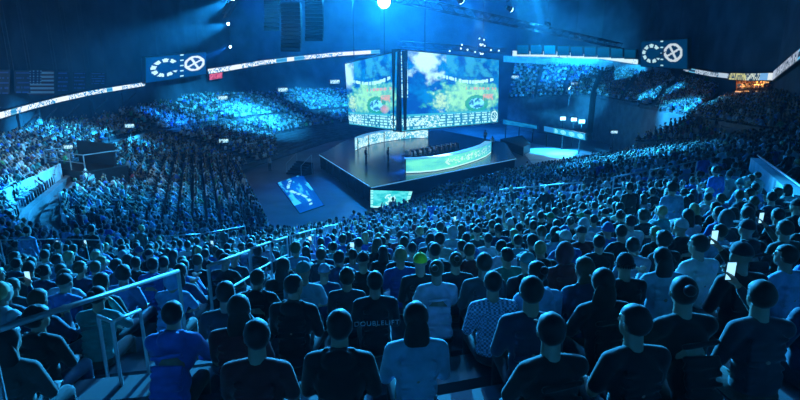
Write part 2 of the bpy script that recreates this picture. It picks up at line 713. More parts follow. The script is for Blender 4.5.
pts = [onz(a, b, ZS) for a, b in [(355, 151), (362, 147.5), (372, 144.5), (384, 142), (398, 140), (412, 138.5), (428, 138)]]
desk2, in2 = arc_desk('player_desk', [(p.x, p.y) for p in pts], 1.7, -.8, desk_fn2, 'curved stage desk with pale blue led panels at the back of the stage')

# stage front monitor facing the crowd
c = [W(370.5, 207.5, 41), W(407, 209, 40.2), W(412.5, 191.5, 41.0), W(370.5, 190, 41.8)]


def emblem(u, v, cx=.5, cy=.5, r=.3, asp=2.2):
    x, y = (u - cx) * asp, v - cy
    d = math.hypot(x, y)
    a = math.atan2(y, x)
    if r * .8 < d < r and math.sin(a * 3 + 1) > -.4: return True
    if d < r * .6 and (abs(x + y) < r * .16 or abs(x - y * .4) < r * .16): return True
    return False


def mon_fn(u, v):
    if emblem(u, v): return (.75, .98, 1)
    if u < .06 or u > .92: return (.45, .9, .9) if int(v * 20) % 3 else (.1, .6, .6)
    if v < .1: return (.6, .95, .95)
    return mixc((.02, .5, .55), (.15, .75, .78), .5 + fb(u * 5, v * 5, 9))


e = empty('front_monitor', (c[0] + c[1]) / 2)
vs, fs = backed(grow(c, .08), .25)
from_pydata('casing', [v - e.location for v in vs], fs, M['black'], e)
led_panel('display', [p - e.location for p in c], 60, 30, mon_fn, e)
lo = min((c[0] - e.location).z, (c[1] - e.location).z)
mb = MB()
for k in (.15, .85):
    p = (c[0] - e.location).lerp(c[1] - e.location, k)
    mb.box((p.x, p.y + .2, (p.z - e.location.z) / 2), (.12, .12, max(.1, e.location.z + p.z)))
mb.build('support_post', M['black'], e)
tag(e, 'small teal screen with a round emblem below the stage front corner', 'screen')

# blue LED panel lying on the floor by the side stand
cf = [onz(300, 213, .06), onz(324, 205, .06), onz(302, 174, .06), onz(277, 183, .06)]


def floor_fn(u, v):
    d = math.hypot((u - .5) / .5, (v - .55) / .5)
    c = mixc((.0, .16, .75), (.0, .05, .35), d)
    f = fb(u * 4 + 2, v * 3, 6)
    if f > .12 and v > .2: c = mixc(c, (.05, .55, 1), min(1, f * 2.6))
    if abs(u - .42 - .2 * math.sin(v * 7)) < .06 and .1 < v < .95 and HUD[int(v * 40)][2] > .3: c = (.35, .8, 1)
    return c


e = empty('floor_screen', (cf[0] + cf[2]) / 2)
vs, fs = backed(grow(cf, .06), .05)
from_pydata('casing', [v - e.location for v in vs], fs, M['black'], e)
led_panel('display', [p - e.location for p in cf], 40, 50, floor_fn, e)
tag(e, 'blue led panel lying on the dark floor between stage and side stand', 'screen')

# pale slab paints the pool of light beyond the stage; dark ramp beside it
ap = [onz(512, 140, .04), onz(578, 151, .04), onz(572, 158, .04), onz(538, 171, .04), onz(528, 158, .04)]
o = MB().prism([(p.x, p.y) for p in ap], 0, .04).build('floor_light_patch', mat('pale_light_patch', (.55, .65, .7), .4, noise=.2, scale=.6))
tag(o, 'pool of light laid as a pale floor slab beside the stage', kind='structure')
rp = [onz(500, 147, 0), onz(522, 143, 0), onz(530, 152, 0), onz(523, 156, 0)]
e = empty('equipment_ramp', rp[0])
MB().prism([(p.x - rp[0].x, p.y - rp[0].y) for p in rp], 0, 1.2).build('body', M['black'], e)
mb = MB()
for i in range(4):
    a, b = rp[i] - rp[0], rp[(i + 1) % 4] - rp[0]
    mb.tube(a + Vector((0, 0, 1.22)), b + Vector((0, 0, 1.22)), .05)
mb.build('edge_trim', M['steel'], e)
tag(e, 'low dark ramp block standing beside the far corner of the stage', 'ramp')


# ------------------------------------------------------------------ LED ribbons
def ribbon(pts, h, cell, fn, lab, group='led ribbon boards'):
    org = pts[0].copy()
    e = empty('ribbon_board', org)
    L = [0]
    for a, b in zip(pts, pts[1:]): L.append(L[-1] + (b - a).length)
    n = int(L[-1] / cell)
    ny = 4

    def at(s):
        for i in range(len(L) - 1):
            if s <= L[i + 1] + 1e-6: return pts[i].lerp(pts[i + 1], (s - L[i]) / (L[i + 1] - L[i]))
        return pts[-1]
    vs, fs, cols = [], [], []
    for i in range(n + 1):
        p = at(L[-1] * i / n) - org
        for j in range(ny + 1):
            vs.append((p.x, p.y, p.z + h * (j / ny - .5)))
    for i in range(n):
        for j in range(ny):
            a = i * (ny + 1) + j
            fs.append((a, a + ny + 1, a + ny + 2, a + 1))
            cols.append(fn(i / n, (j + .5) / ny, i))
    o = from_pydata('display', vs, fs, M['screen'], e)
    a_ = o.data.color_attributes.new('Col', 'FLOAT_COLOR', 'CORNER')
    a_.data.foreach_set('color', np.repeat(np.array([(c[0] * .72, c[1] * .72, c[2] * .72, 1) for c in cols], dtype=np.float32), 4, axis=0).ravel())
    # casing behind
    vs, fs = [], []
    m_ = 60
    for i in range(m_ + 1):
        p = at(L[-1] * i / m_) - org
        d = (Vector((p.x + org.x, p.y + org.y)) - Vector((4, 60))).normalized()
        for (a, zz) in ((.03, -.62), (.5, -.62), (.5, .62), (.03, .62)):
            vs.append((p.x + d.x * a, p.y + d.y * a, p.z + zz * h))
    for i in range(m_):
        for k in range(4):
            a, b = i * 4 + k, i * 4 + (k + 1) % 4
            fs.append((a, b, b + 4, a + 4))
    from_pydata('casing', vs, fs, M['black'], e)
    tag(e, lab, 'led board', group)
    return e


def glyphs(seed, dens, bright=(1.1, 1.25, 1.3), base=(.03, .35, .75), solid=()):
    g = random.Random(seed)
    tab = [g.random() for _ in range(4000)]

    def fn(u, v, i):
        for a, b in solid:
            if a < u < b: return bright
        blk = tab[(i // 14) % 4000]
        if blk > dens: return base if .2 < v < .8 else (.15, .6, .9)
        return bright if tab[(i * 7 + int(v * 4) * 131) % 4000] > .38 else base
    return fn


def inner(p, g=.6):
    c = Vector((4, 62, p.z))
    d = (c - p)
    d.z = 0
    return p + d.normalized() * g


def bowl_wall_point(px, py, g=.7):
    """the point where the ray meets the wall behind the side stand"""
    d = ray(px, py)
    o2, d2 = CAM.xy, Vector((d.x, d.y))
    best = None
    for a, b in zip(wp, wp[1:]):
        e2 = b - a
        den = d2.x * e2.y - d2.y * e2.x
        if abs(den) < 1e-9: continue
        t = ((a.x - o2.x) * e2.y - (a.y - o2.y) * e2.x) / den
        u = ((a.x - o2.x) * d2.y - (a.y - o2.y) * d2.x) / den
        if t > 3 and -.001 <= u <= 1.001 and (best is None or t < best): best = t
    if best is None: best = 40 / d.y
    return CAM + d * (best - g)


def dense(px_, n=40):
    out = []
    for i in range(n + 1):
        x = px_[0][0] + (px_[-1][0] - px_[0][0]) * i / n
        for (a, b), (c, d) in zip(px_, px_[1:]):
            if a <= x <= c + 1e-6:
                out.append((x, b + (d - b) * (x - a) / (c - a)))
                break
    return out


pl = [bowl_wall_point(a, b, 1.6) for a, b in dense([(-14, 119), (0, 115.5), (30, 107), (60, 99.5), (90, 93), (120, 88), (145, 84)])]
ribbon(pl, .5, .13, glyphs(2, .8, solid=((.0, .14), (.30, .34), (.5, .56), (.78, .84))), 'bright led ribbon with white letters on the side wall below the flags')
pl = [bowl_wall_point(a, b, 1.6) for a, b in dense([(208, 71.5), (225, 69), (260, 63), (300, 58), (340, 54), (380, 51.5)])]
ribbon(pl, .85, .22, glyphs(4, .75, solid=((.12, .17), (.45, .5), (.8, .95))), 'long thin led ribbon on the far wall behind the hanging screens')
pl = [inner(W(a, b, D), .8) for a, b, D in [(513, 53.5, 122), (560, 54.5, 115), (600, 59, 106), (640, 63, 95)]]
ribbon(pl, 1.2, .22, glyphs(6, .97, bright=(.8, 1.15, 1.25), base=(.35, .8, 1), solid=((.0, .4), (.42, .95))), 'glowing white led ribbon under the far suite windows')
pl = [inner(W(a, b, D), .8) for a, b, D in [(687, 69, 79), (715, 74, 70), (735, 76, 62)]]
ribbon(pl, .55, .15, glyphs(8, .75, bright=(.55, .7, .85), base=(.02, .07, .16), solid=((.75, .98),)), 'led ribbon with pale letters between the right scoreboard and the orange suite')


def yel(u, v, i):
    t = HUD[int(v * 4)][i % 190]
    if u > .9: return (.9, 1, 1.05)
    if u > .74: return (.2, .5, .9)
    return ((.7, .7, .3) if u < .45 else (.7, .8, .7)) if t > .4 else (.03, .08, .15)


pl = [inner(W(a, b, D), .8) for a, b, D in [(736, 76.3, 62), (755, 77, 58.5), (781, 76.5, 55)]]
ribbon(pl, .75, .09, yel, 'led ribbon with yellow and white letters above the orange suite')
pl = [inner(W(a, b, D), .8) for a, b, D in [(781, 76, 55), (800, 62, 47), (830, 40, 40)]]
ribbon(pl, .95, .12, glyphs(12, .7, bright=(.5, .6, .75), base=(.01, .04, .09), solid=((0, .12),)), 'led ribbon rising toward the right edge past the orange suite')


# ------------------------------------------------------------------ scoreboards, flags, windows
def scoreboard(c, lab, gr, ex, bright=1., bgc=(.0, .05, .2)):
    e = empty('scoreboard', (c[0] + c[1]) / 2)
    vs, fs = backed(grow(c, .12), .6)
    from_pydata('casing', [v - e.location for v in vs], fs, M['black'], e)

    def fn(u, v):
        x, y = (u - ex[0]) * 1.7, v - .52
        d = math.hypot(x, y)
        if .24 < d < .37 and not (x > .1 and abs(y) < .16) and math.sin(math.atan2(y, x) * 9) > -.6: return tuple(k * bright for k in (.8, .92, 1))
        x, y = (u - ex[1]) * 1.7, v - .55
        d = math.hypot(x, y)
        if .24 < d < .33 or (d < .24 and (abs(x + y * .5) < .045 or abs(y - x * .6) < .04)): return tuple(k * bright for k in (.95, .82, .9))
        if abs(u - ex[2]) < .03 and int(v * 18) % 4 == 1: return (.7 * bright, .9 * bright, bright)
        return bgc
    led_panel('display', [p - e.location for p in c], 66, 40, fn, e)
    for k in (.15, .85):
        p = (c[3] - e.location).lerp(c[2] - e.location, k)
        MB().tube((p.x, p.y + .3, p.z), (p.x, p.y + .3, 34 - e.location.z), .05).build('hanging_rod', M['steel'], e)
    tag(e, lab, 'scoreboard', 'hanging scoreboards')


p0, p1 = bowl_wall_point(144, 70, 2.5), bowl_wall_point(207, 70, 3.)
D0, D1 = p0.y, p1.y
scoreboard([W(146, 83, D0), W(206, 74, D1), W(206, 52, D1), W(146, 58, D0)], 'hanging scoreboard with two white round emblems above the side stand', 0, (.28, .78, .54))
scoreboard([W(641, 66, 84), W(687, 69, 74), W(687, 39, 74), W(641, 42, 84)], 'hanging scoreboard with two pale emblems above the right-hand stand', 0, (.25, .72, .48), .7, (.0, .025, .08))
# red sign
c = [inner(bowl_wall_point(a, b), .5) for a, b in ((208, 80), (221, 78), (221, 71), (208, 73))]
e = empty('exit_sign', (c[0] + c[1]) / 2)
vs, fs = backed(grow(c, .05), .2)
from_pydata('casing', [v - e.location for v in vs], fs, M['black'], e)
led_panel('display', [p - e.location for p in c], 24, 12, lambda u, v: (1., .12, .2) if HUD[int(v * 12)][int(u * 24)] > .35 else (.35, .02, .1), e)
tag(e, 'small glowing red sign at the start of the far ribbon', 'sign')


def flagm(i, w_, h_, fn, nm, lab, cat, px, py0, py1, pw, extra=0):
    a = bowl_wall_point(px, (py0 + py1) / 2, 2.2)
    b = bowl_wall_point(px + pw, (py0 + py1) / 2, 2.2)
    c = [W(px, py1, a.y), W(px + pw, py1, b.y), W(px + pw, py0, b.y), W(px, py0, a.y)]
    e = empty(nm, (c[2] + c[3]) / 2)
    o = led_panel('cloth', [p - e.location for p in c], 40, 44, fn, e, m=M['crowd'])
    for v in o.data.vertices:
        v.co.y += .12 * math.sin(v.co.x * 5) * (-v.co.z) / 3
    so = o.modifiers.new('thickness', 'SOLIDIFY')
    so.thickness = .02
    mb = MB().tube(c[3] - e.location, c[2] - e.location, .05)
    for k in (c[3], c[2]):
        mb.tube(k - e.location, k - e.location + Vector((0, 0, 34 - k.z)), .02, n=5)
    mb.build('hanging_bar', M['steel'], e)
    tag(e, lab, cat, 'banners hanging over the side stand' if cat == 'banner' else None)
    return c


def usflag(u, v):
    s = int((1 - v) * 13)
    if u < .5 and v > .46:
        if int(u * 22) % 3 == 1 and int(v * 30) % 3 == 1: return (.8, .8, .8)
        return (.01, .02, .09)
    return (.75, .75, .75) if s % 2 else (.12, .01, .02)


fc = flagm(0, 1, 1, usflag, 'flag', 'large national flag with pale horizontal stripes hanging over the side stand', 'flag', 28, 70, 95, 26)
BN = [(-9, 19, 'dark striped banner at the picture edge, first before the large flag'), (14, 17, 'dark blue striped banner next to the large flag on its edge side'),
      (57, 12, 'slim dark striped banner just beyond the large flag'), (73, 13, 'dark striped banner second beyond the large flag'), (90, 16, 'dark banner third beyond the large flag, nearest the scoreboard')]
for k, (px, pw, lab) in enumerate(BN):
    def bf(u, v, k=k):
        return (.10, .14, .38) if int(v * 14) % 3 == 0 and .1 < u < .9 and HUD[int(v * 14)][int(u * 12) + k] > .2 else (.015, .02, .06)
    flagm(0, 1, 1, bf, 'banner', lab, 'banner', px, 70 + k * .6, (94, 93, 91, 88.5, 84)[k], pw)
area(W(40, 140, 30) + Vector((2, 0, 3)), W(42, 80, 42), 900, 2, 2, (.35, .7, 1))  # added light without a fixture, brightens the flag and banners

# suite windows in the far wall
wn = 0
for k in range(9):
    u0, u1 = 518 + k * 13.6, 518 + k * 13.6 + 11

    def DD(px): return 121 - max(0, px - 515) * .21
    t0 = 45.5 + max(0, u0 - 540) * .05
    c = [inner(W(a, b, DD(a)), .9) for a, b in ((u0, t0 + 8.5), (u1, t0 + 8.5), (u1, t0), (u0, t0))]
    wn += 1
    fr = from_pydata('window_%d' % wn, *backed(grow(c, .15), .3), M['steel'])
    tag(fr, kind='structure')
    brt = [.25, .3, .7, .25, .2, .2, .16, .16, .12][k]
    led_panel('pane', c, 8, 8, lambda u, v, b=brt: (0, .25 * b * (1 + v), 1.1 * b * (.6 + v * .6)), fr)
# glowing cyan soffit wall under the far ribbon
cs = [inner(W(a, b, D), .75) for a, b, D in ((504, 62, 118), (600, 68, 104), (600, 59, 104), (504, 56, 118))]
fr = from_pydata('trim_1', *backed(cs, .4), M['pale'])
tag(fr, kind='structure')
cs = [inner(W(a, b, D), .75) for a, b, D in ((600, 70, 104), (672, 80, 86), (672, 70, 86), (600, 59, 104))]
fr = from_pydata('trim_2', *backed(cs, .4), M['pale'])
tag(fr, kind='structure')
spot(W(590, 130, 70), W(560, 62, 112), 60000, 40, CYAN)
area(W(560, 40, 100), W(560, 62, 116), 2500, 14, 2, CYAN)
for a_, b_ in ((583, 92), (600, 96), (640, 80), (622, 74)):
    pass
# braces holding up the fascia on the side wall
k = 2
for px, py in ((18, 112), (38, 108), (62, 104), (92, 98), (122, 92)):
    k += 1
    t = bowl_wall_point(px, py + 1, .6)
    bz = t.z - 3.2
    o = MB().box((t.x, t.y, (t.z + bz) / 2), (.25, .25, t.z - bz)).tube((t.x, t.y, bz + 1.6), (t.x + 1.5, t.y + .8, t.z), .08).build('trim_%d' % k, M['wall'])
    tag(o, kind='structure')
for px, py, D in ((585, 66, 104), (605, 68, 100), (633, 71, 92)):
    k += 1
    t = inner(W(px, py, D), 1.2)
    o = MB().box((t.x, t.y, t.z - 1.8), (.35, .35, 4)).tube((t.x, t.y, t.z - 2), (t.x - 2, t.y, t.z + .2), .12).build('trim_%d' % k, M['wall'])
    tag(o, kind='structure')

# orange suite
cs = [W(a, b, D) for a, b, D in ((736, 93, 60), (779, 93, 55), (779, 80, 55), (736, 80, 60))]
e = empty('suite_box', cs[0])
bk = Vector((.8, .9, 0)).normalized() * 1.6
lc = [p - e.location for p in cs]
th = .15
from_pydata('back_wall', [lc[0] + bk, lc[1] + bk, lc[2] + bk, lc[3] + bk], [(0, 1, 2, 3)], M['orange'], e)
from_pydata('sidewall', [lc[0], lc[0] + bk, lc[3] + bk, lc[3], lc[1], lc[1] + bk, lc[2] + bk, lc[2]], [(0, 1, 2, 3), (4, 5, 6, 7)], M['orange'], e)
MB().quad(lc[0], lc[1], lc[1] + bk, lc[0] + bk).quad(lc[3], lc[2], lc[2] + bk, lc[3] + bk).build('deck_slab', M['orange'], e)
MB().tube(lc[0] - bk * .1, lc[1] - bk * .1, .25).build('parapet', M['pale'], e)
tag(e, 'warm orange lit hospitality suite under the yellow lettered ribbon', 'suite')
SUITE = (cs, bk)
mid = (cs[2] + cs[3]) / 2 + bk * .3 - Vector((0, 0, .15))
area(mid + bk * .0, (cs[0] + cs[1]) / 2 + bk * .8, 130, 4, .4, (1, .38, .08))

# ------------------------------------------------------------------ extra seating patches on the far and right sides
PATCH = []


def patch(fl, fr_, br, bl, rows, lab):
    vs, fs = [], []
    NPp = rows * 4
    for t in (0, 1):
        f, b = (fl, bl) if t == 0 else (fr_, br)
        step = (b - f) / rows
        for k in range(rows):
            p = f + step * k
            h = Vector((step.x, step.y, 0))
            bz = .42
            vs += [p, p + h * .5, p + h * .5 + Vector((0, 0, bz)), p + h + Vector((0, 0, bz))]
    for j in range(NPp - 1): fs.append((j, j + 1, NPp + j + 1, NPp + j))
    n = len(vs)
    vs += [Vector((fl.x, fl.y, 0)), Vector((fr_.x, fr_.y, 0)), Vector((bl.x, bl.y, 0)), Vector((br.x, br.y, 0))]
    fs += [(0, NPp, n + 1, n), (n, 0, NPp - 1, n + 2), (n + 1, NPp, 2 * NPp - 1, n + 3)]
    o = from_pydata('seating_tier', vs, fs, M['concrete'])
    tag(o, lab, kind='structure')
    PATCH.append((fl, fr_, br, bl, rows))


patch(W(508, 100, 104), W(590, 97, 90), W(600, 70, 102), W(515, 65, 117), 17, 'terraces of the far stand under the suite windows')
patch(W(596, 98, 88), W(690, 118, 58), W(724, 88, 70), W(606, 71, 100), 20, 'terraces of the lit stand under the right scoreboard')
patch(W(634, 146, 54), W(742, 142, 44), W(747, 122, 52), W(692, 121, 57), 12, 'terraces linking the near stand and the dark stand')
patch(W(692, 121, 56), W(850, 150, 27), W(840, 100, 42), W(728, 101, 64), 16, 'terraces of the dark stand under the orange suite')

# far floor boards
def board(c, fn, lab, nx=60, ny=12, nm='led_board'):
    e = empty(nm, (c[0] + c[1]) / 2)
    vs, fs = backed(grow(c, .06), .3)
    from_pydata('casing', [v - e.location for v in vs], fs, M['black'], e)
    led_panel('display', [p - e.location for p in c], nx, ny, fn, e)
    z = e.location.z
    mb = MB()
    for k in (.1, .5, .9):
        p = (c[0] - e.location).lerp(c[1] - e.location, k)
        mb.box((p.x, p.y + .2, (p.z - z) / 2), (.15, .15, z + p.z))
        mb.build('support_post', M['black'], e)
        mb = MB()
    mb.bm.free()
    tag(e, lab, 'led board')


board([W(544, 131, 80), W(585, 140, 70), W(585, 134, 70), W(544, 126, 80)],
      lambda u, v: (.35, .85, 1) if u > .28 and math.hypot(((u * 7) % 1.4) - .7, (v - .5) * 1.1) < .5 and int(u * 60 + v * 12) % 3 else ((.02, .35, .6) if u > .25 else (.02, .2, .55)),
      'low led board with a row of pale icons on the far floor')
board([W(503, 124, 88), W(537, 129, 84), W(537, 125.5, 84), W(503, 119.5, 88)], lambda u, v: mixc((.01, .22, .5), (.0, .1, .35), fb(u * 8, v * 2) + .5), 'dim blue led board on the far floor behind the stage')
for k, (px, py) in enumerate(((563, 118.5), (574, 119.5), (582, 121.5))):
    p = W(px, py, 82 - k * 3)
    e = empty('floodlight', (p.x, p.y, 0))
    MB().tube((0, 0, 0), (0, 0, p.z), .06).build('pole', M['black'], e)
    MB().box((0, .15, p.z), (1.0, .25, .7), None).build('housing', M['black'], e)
    MB().box((0, .01, p.z), (.85, .05, .5)).build('lens', M['white'], e)
    tag(e, 'white floodlight above the icon board, %s' % ['first and brightest from the stage', 'middle of three', 'last of three from the stage'][k], 'floodlight', 'floodlights over the far floor')
area(W(572, 114, 74), W(560, 150, 60), 500, 2, .5, (.4, .8, 1))

# section signs over the vomitories
SG = [(69, 147, 2.4), (130, 126, 2.6), (24.5, 0, 0), (223, 98, 2.4), (283, 90, 2.6), (335, 82, 2.6), (224, 141, 1.2)]
SGL = ['above the dark camera platform in the side stand', 'at the far end of the pale cross aisle', '', 'in the far part of the side stand', 'in the far stand, between the first and last pale signs', 'in the far stand beside the hanging screens', 'low by the front of the side stand']
for (px, py, h), l in zip(SG, SGL):
    if not py: continue
    p, s = surf(px, py, h, 20)
    e = empty('section_sign', (p.x, p.y, bowl_z(bowl_s(p.x, p.y))))
    hz = p.z - e.location.z
    big = p.y / 100
    MB().tube((0, 0, 0), (0, 0, hz), .05).build('post', M['steel'], e)
    led_panel('display', [(-.9 * big, -.08, hz - .3 * big), (.9 * big, -.08, hz - .3 * big), (.9 * big, -.08, hz + .4 * big), (-.9 * big, -.08, hz + .4 * big)], 14, 6,
              lambda u, v: (.8, .95, 1) if HUD[int(v * 6) + 5][int(u * 14)] > .42 else (.05, .25, .5), e)
    MB().box((0, 0, hz + .05 * big), (1.9 * big, .12, .8 * big)).build('casing', M['black'], e)
    tag(e, 'small lit pale section sign ' + l, 'sign', 'section signs in the stands')
for (px, py, D, l) in ((574, 84, 97, 'in the far stand below the glowing ribbon'), (515, 77, 110, 'beside the far end of the far stand'), (633, 95, 80, 'in the lit stand under the right scoreboard'), (679, 104, 64, 'at the lower edge of the lit right stand'), (614, 132, 60, 'low over the end of the near stand'), (706, 110, 55, 'in the dark stand below the orange suite')):
    p = W(px, py, D)
    e = empty('section_sign', (p.x, p.y, 0))
    b = D / 120
    led_panel('display', [(-.8 * b, -.08, p.z - .3 * b), (.8 * b, -.08, p.z - .3 * b), (.8 * b, -.08, p.z + .3 * b), (-.8 * b, -.08, p.z + .3 * b)], 14, 6,
              lambda u, v: (.75, .9, 1) if HUD[int(v * 6) + 9][int(u * 14)] > .45 else (.05, .25, .5), e)
    MB().box((0, 0, p.z), (1.7 * b, .12, .7 * b)).build('casing', M['black'], e)
    MB().tube((0, 0, 0), (0, 0, p.z), .06).build('post', M['steel'], e)
    tag(e, 'small lit pale section sign ' + l, 'sign', 'section signs in the stands')

# ------------------------------------------------------------------ roof trusses, rigging, lamps
TR = [((-60, 30, 30), (60, 48, 30)), ((-60, 70, 31), (60, 70, 31)), ((-60, 100, 31), (60, 100, 31)), ((-30, 0, 31), (-26, 140, 31)), ((30, 0, 31), (28, 140, 31)),
      ((0, 10, 32), (60, 60, 26)), ((18, 20, 30), (40, 60, 24)), ((36, 20, 28), (30, 70, 25)), ((-60, 20, 28), (-14, 70, 31)), ((-50, 60, 28), (0, 90, 31)), ((-60, 45, 24), (-20, 62, 30))]
for i, (a, b) in enumerate(TR):
    o = truss(MB(), a, b, 1.5, .12).build('roof_truss', M['steel'])
    tag(o, 'steel roof truss', kind='structure')
o = tag(truss(MB(), W(225, 16, 62), W(236, -6, 60), .6, .06).build('lighting_truss', M['steel']), 'short lighting truss holding beam lamps over the side stand', 'truss')
o = tag(truss(MB(), W(400, 44, 60), W(505, 51, 70), .6, .06).build('lighting_truss', M['steel']), 'lighting truss with a cluster of small lamps on top of the wide screen', 'truss')
o = tag(truss(MB(), W(370, -8, 54), W(620, 46, 92), .8, .07).build('lighting_truss', M['steel']), 'long lighting truss running from above the screens to the far right stand', 'truss')

BL = ['beam lamp over the side stand, upper of the near pair', 'beam lamp over the side stand, lower of the near pair', 'beam lamp over the side stand at the top picture edge',
      'large glaring beam lamp above the two hanging screens', 'beam lamp at the top edge above the wide screen', 'beam lamp with a sharp ray, first right of the wide screen',
      'beam lamp high over the suite windows', 'small beam lamp farthest along the long truss', 'beam lamp throwing a greenish ray from the far stand']
for k, bm_ in enumerate(BEAMS):
    p = W(*bm_[:3])
    q = W(*bm_[3:6])
    d = (q - p).normalized()
    e = empty('beam_lamp', p)
    sz = [.5, .45, 1.0, 2.0, 1.2, 1, 1, .9, .9][k]
    MB().tube(-d * .9 * sz, -d * .12, .22 * sz, .32 * sz, 14).build('lamp_body', M['black'], e, smooth=False)
    MB().tube(-d * .13, -d * .09, .3 * sz, .3 * sz, 14).build('lens', M['lamp'], e)
    sd = d.cross(Vector((0, 0, 1))).normalized()
    mb = MB()
    top = Vector((0, 0, .8 * sz))
    for s_ in (-1, 1):
        mb.tube(-d * .5 * sz + sd * .38 * sz * s_, top + sd * .38 * sz * s_ - d * .5 * sz, .05)
    mb.tube(top - sd * .4 * sz - d * .5 * sz, top + sd * .4 * sz - d * .5 * sz, .06)
    if k != 8: mb.tube(top - d * .5 * sz, Vector((-d.x * .5, -d.y * .5, 33 - p.z)), .03)
    else: mb.tube(-d * .5 * sz, Vector((0, 0, -p.z + 6)), .05)
    mb.build('yoke', M['steel'], e)
    tag(e, BL[k], 'stage lamp', 'moving beam lamps')
g = random.Random(3)
_g = random.Random(3)
_xs = []
for k in range(16):
    t = _g.random()
    a_, b_ = _g.uniform(-7, 5), 0
    x_ = 449 + t * 50
    if k > 10:
        x_ = 480 + _g.uniform(-3, 5)
        _g.uniform(38, 56)
    _xs.append(x_)
_nm = ['first', 'second', 'third', 'fourth', 'fifth', 'sixth', 'seventh', 'eighth', 'ninth', 'tenth', 'eleventh', 'twelfth', 'thirteenth', 'fourteenth', 'fifteenth', 'last']
LORD = [_nm[sorted(_xs).index(x_)] for x_ in _xs]
for k in range(16):
    t = g.random()
    p = W(449 + t * 50, 48 - t * 0 + g.uniform(-7, 5) + t * 4, 62 + t * 8)
    if k > 10: p = W(480 + g.uniform(-3, 5), g.uniform(38, 56), 68)
    e = empty('small_lamp', p)
    MB().tube((0, .3, .1), (0, -.02, 0), .09, .12, 10).build('lamp_body', M['black'], e)
    MB().tube((0, -.02, 0), (0, -.05, 0), .10, .10, 10).build('lens', M['white'], e)
    MB().tube((0, .2, 0), (0, .2, .5), .02, n=5).build('bracket', M['steel'], e)
    tag(e, 'tiny round lamp, %s from left, in the cluster above the wide screen' % LORD[k], 'stage lamp', 'tiny lamps above the wide screen')

# hanging line arrays
for (px, py0, py1, D, nn, lab) in ((291, 4, 50, 52, 12, 'long curved black speaker array hanging over the far part of the side stand'), (314, -6, 40, 58, 12, 'black speaker array hanging next to the long one, closer to the screens'), (272, -8, 30, 66, 9, 'shorter black speaker array hanging furthest from the screens')):
    a, b = W(px, py0, D), W(px, py1, D)
    e = empty('speaker_array', a)
    hh = (a.z - b.z) / nn
    for k in range(nn):
        th_ = (k / nn) ** 2 * .6
        yy = -(k / nn) ** 3 * 1.2
        MB().box((0, 0, 0), (1.9, 1.0, hh * .92)).build('speaker_cabinet', M['black'], e).location = (0, yy, -hh * (k + .5))
        e.children[-1].rotation_euler = (th_, 0, 0)
    MB().box((0, 0, .1), (1.8, .3, .15)).tube((0, 0, .1), (0, 0, 33.5 - a.z), .05).build('rigging_frame', M['steel'], e)
    tag(e, lab, 'speaker array', 'hanging speaker arrays')

# ------------------------------------------------------------------ aisle parapets, rails and platform
def parapet(pxs, h, th, base_h=0., name='aisle_parapet', m='pale', lab=''):
    ps = []
    for px, py in pxs:
        p, s = surf(px, py, base_h)
        ps.append(Vector((p.x, p.y, bowl_z(s))))
    vs, fs = [], []
    for p in ps:
        n = (Vector((p.x, p.y)) - Vector((-3, 62))).normalized() * th
        vs += [(p.x, p.y, p.z - .3), (p.x + n.x, p.y + n.y, p.z - .3), (p.x + n.x, p.y + n.y, p.z + h), (p.x, p.y, p.z + h)]
    for i in range(len(ps) - 1):
        for k in range(4):
            a, b = i * 4 + k, i * 4 + (k + 1) % 4
            fs.append((a, b, b + 4, a + 4))
    nq = (len(ps) - 1) * 4
    fs += [(0, 1, 2, 3), (nq + 3, nq + 2, nq + 1, nq)]
    o = from_pydata(name, vs, fs, M[m])
    tag(o, lab, 'parapet')
    return ps


parapet([(-8, 208), (20, 193), (42, 182), (62, 171)], 1.15, .15, .6, lab='pale blue lit parapet of the cross aisle, near part before the camera platform')
parapet([(98, 156), (120, 147), (146, 138)], 1.2, .15, .6, lab='pale blue lit parapet of the cross aisle, beyond the camera platform')
parapet([(62, 199), (80, 190), (98, 178)], 1.0, .15, .6, lab='short blue lit parapet below the camera platform')


def rail(pts, lab, h=1.0, posts=None, r=.025, mid=True, name='handrail'):
    """pts: pixels of the top rail on the near stand"""
    P3 = []
    for px, py in pts:
        p, s = surf(px, py, h + .3)
        P3.append(p)
    e = empty(name, P3[0] - Vector((0, 0, h + .3)))
    o_ = Vector(e.location)
    mb = MB()
    for a, b in zip(P3, P3[1:]): mb.tube(a - o_, b - o_, r, n=8)
    mb.build('top_rail', M['rail'], e, smooth=True)
    if mid:
        mb = MB()
        for a, b in zip(P3, P3[1:]): mb.tube(a - o_ - Vector((0, 0, .45)), b - o_ - Vector((0, 0, .45)), r * .8, n=8)
        mb.build('lower_rail', M['rail'], e, smooth=True)
    for p in P3:
        MB().tube(p - o_, (p.x - o_.x, p.y - o_.y, p.z - o_.z - h - .3), r).build('rail_post', M['rail'], e)
    tag(e, lab, 'handrail', 'metal aisle handrails')
    return P3


rail([(-12, 333), (178, 271)], 'long bright metal handrail climbing away from the bottom picture corner', 1.05, mid=False, r=.022)
rail([(98, 316), (112, 322), (140, 310)], 'short metal handrail corner under the long bright handrail', .7, mid=False, r=.018)
rail([(208, 266), (249, 250.5)], 'metal aisle rail with two bars left of the green-haired fan', 1.05, r=.022)
rail([(250, 249), (270, 242), (287, 237)], 'metal aisle rail just below the dark floor corner', 1.05, r=.022)
rail([(290, 236), (315, 229), (338, 224)], 'metal rail at the front of the near stand under the floor screen', 1.05, r=.02, mid=False)
rail([(0, 240), (60, 239), (100, 240)], 'thin horizontal rail crossing the crowd at the side', 1.2, r=.015, mid=False)
rail([(165, 236), (200, 234), (245, 226)], 'thin faint rail in the dark crowd near the floor corner', 1.2, r=.015, mid=False)
rail([(500, 190), (540, 186), (582, 182)], 'thin bright rail across the near stand below the desk', 1.2, r=.03, mid=False)
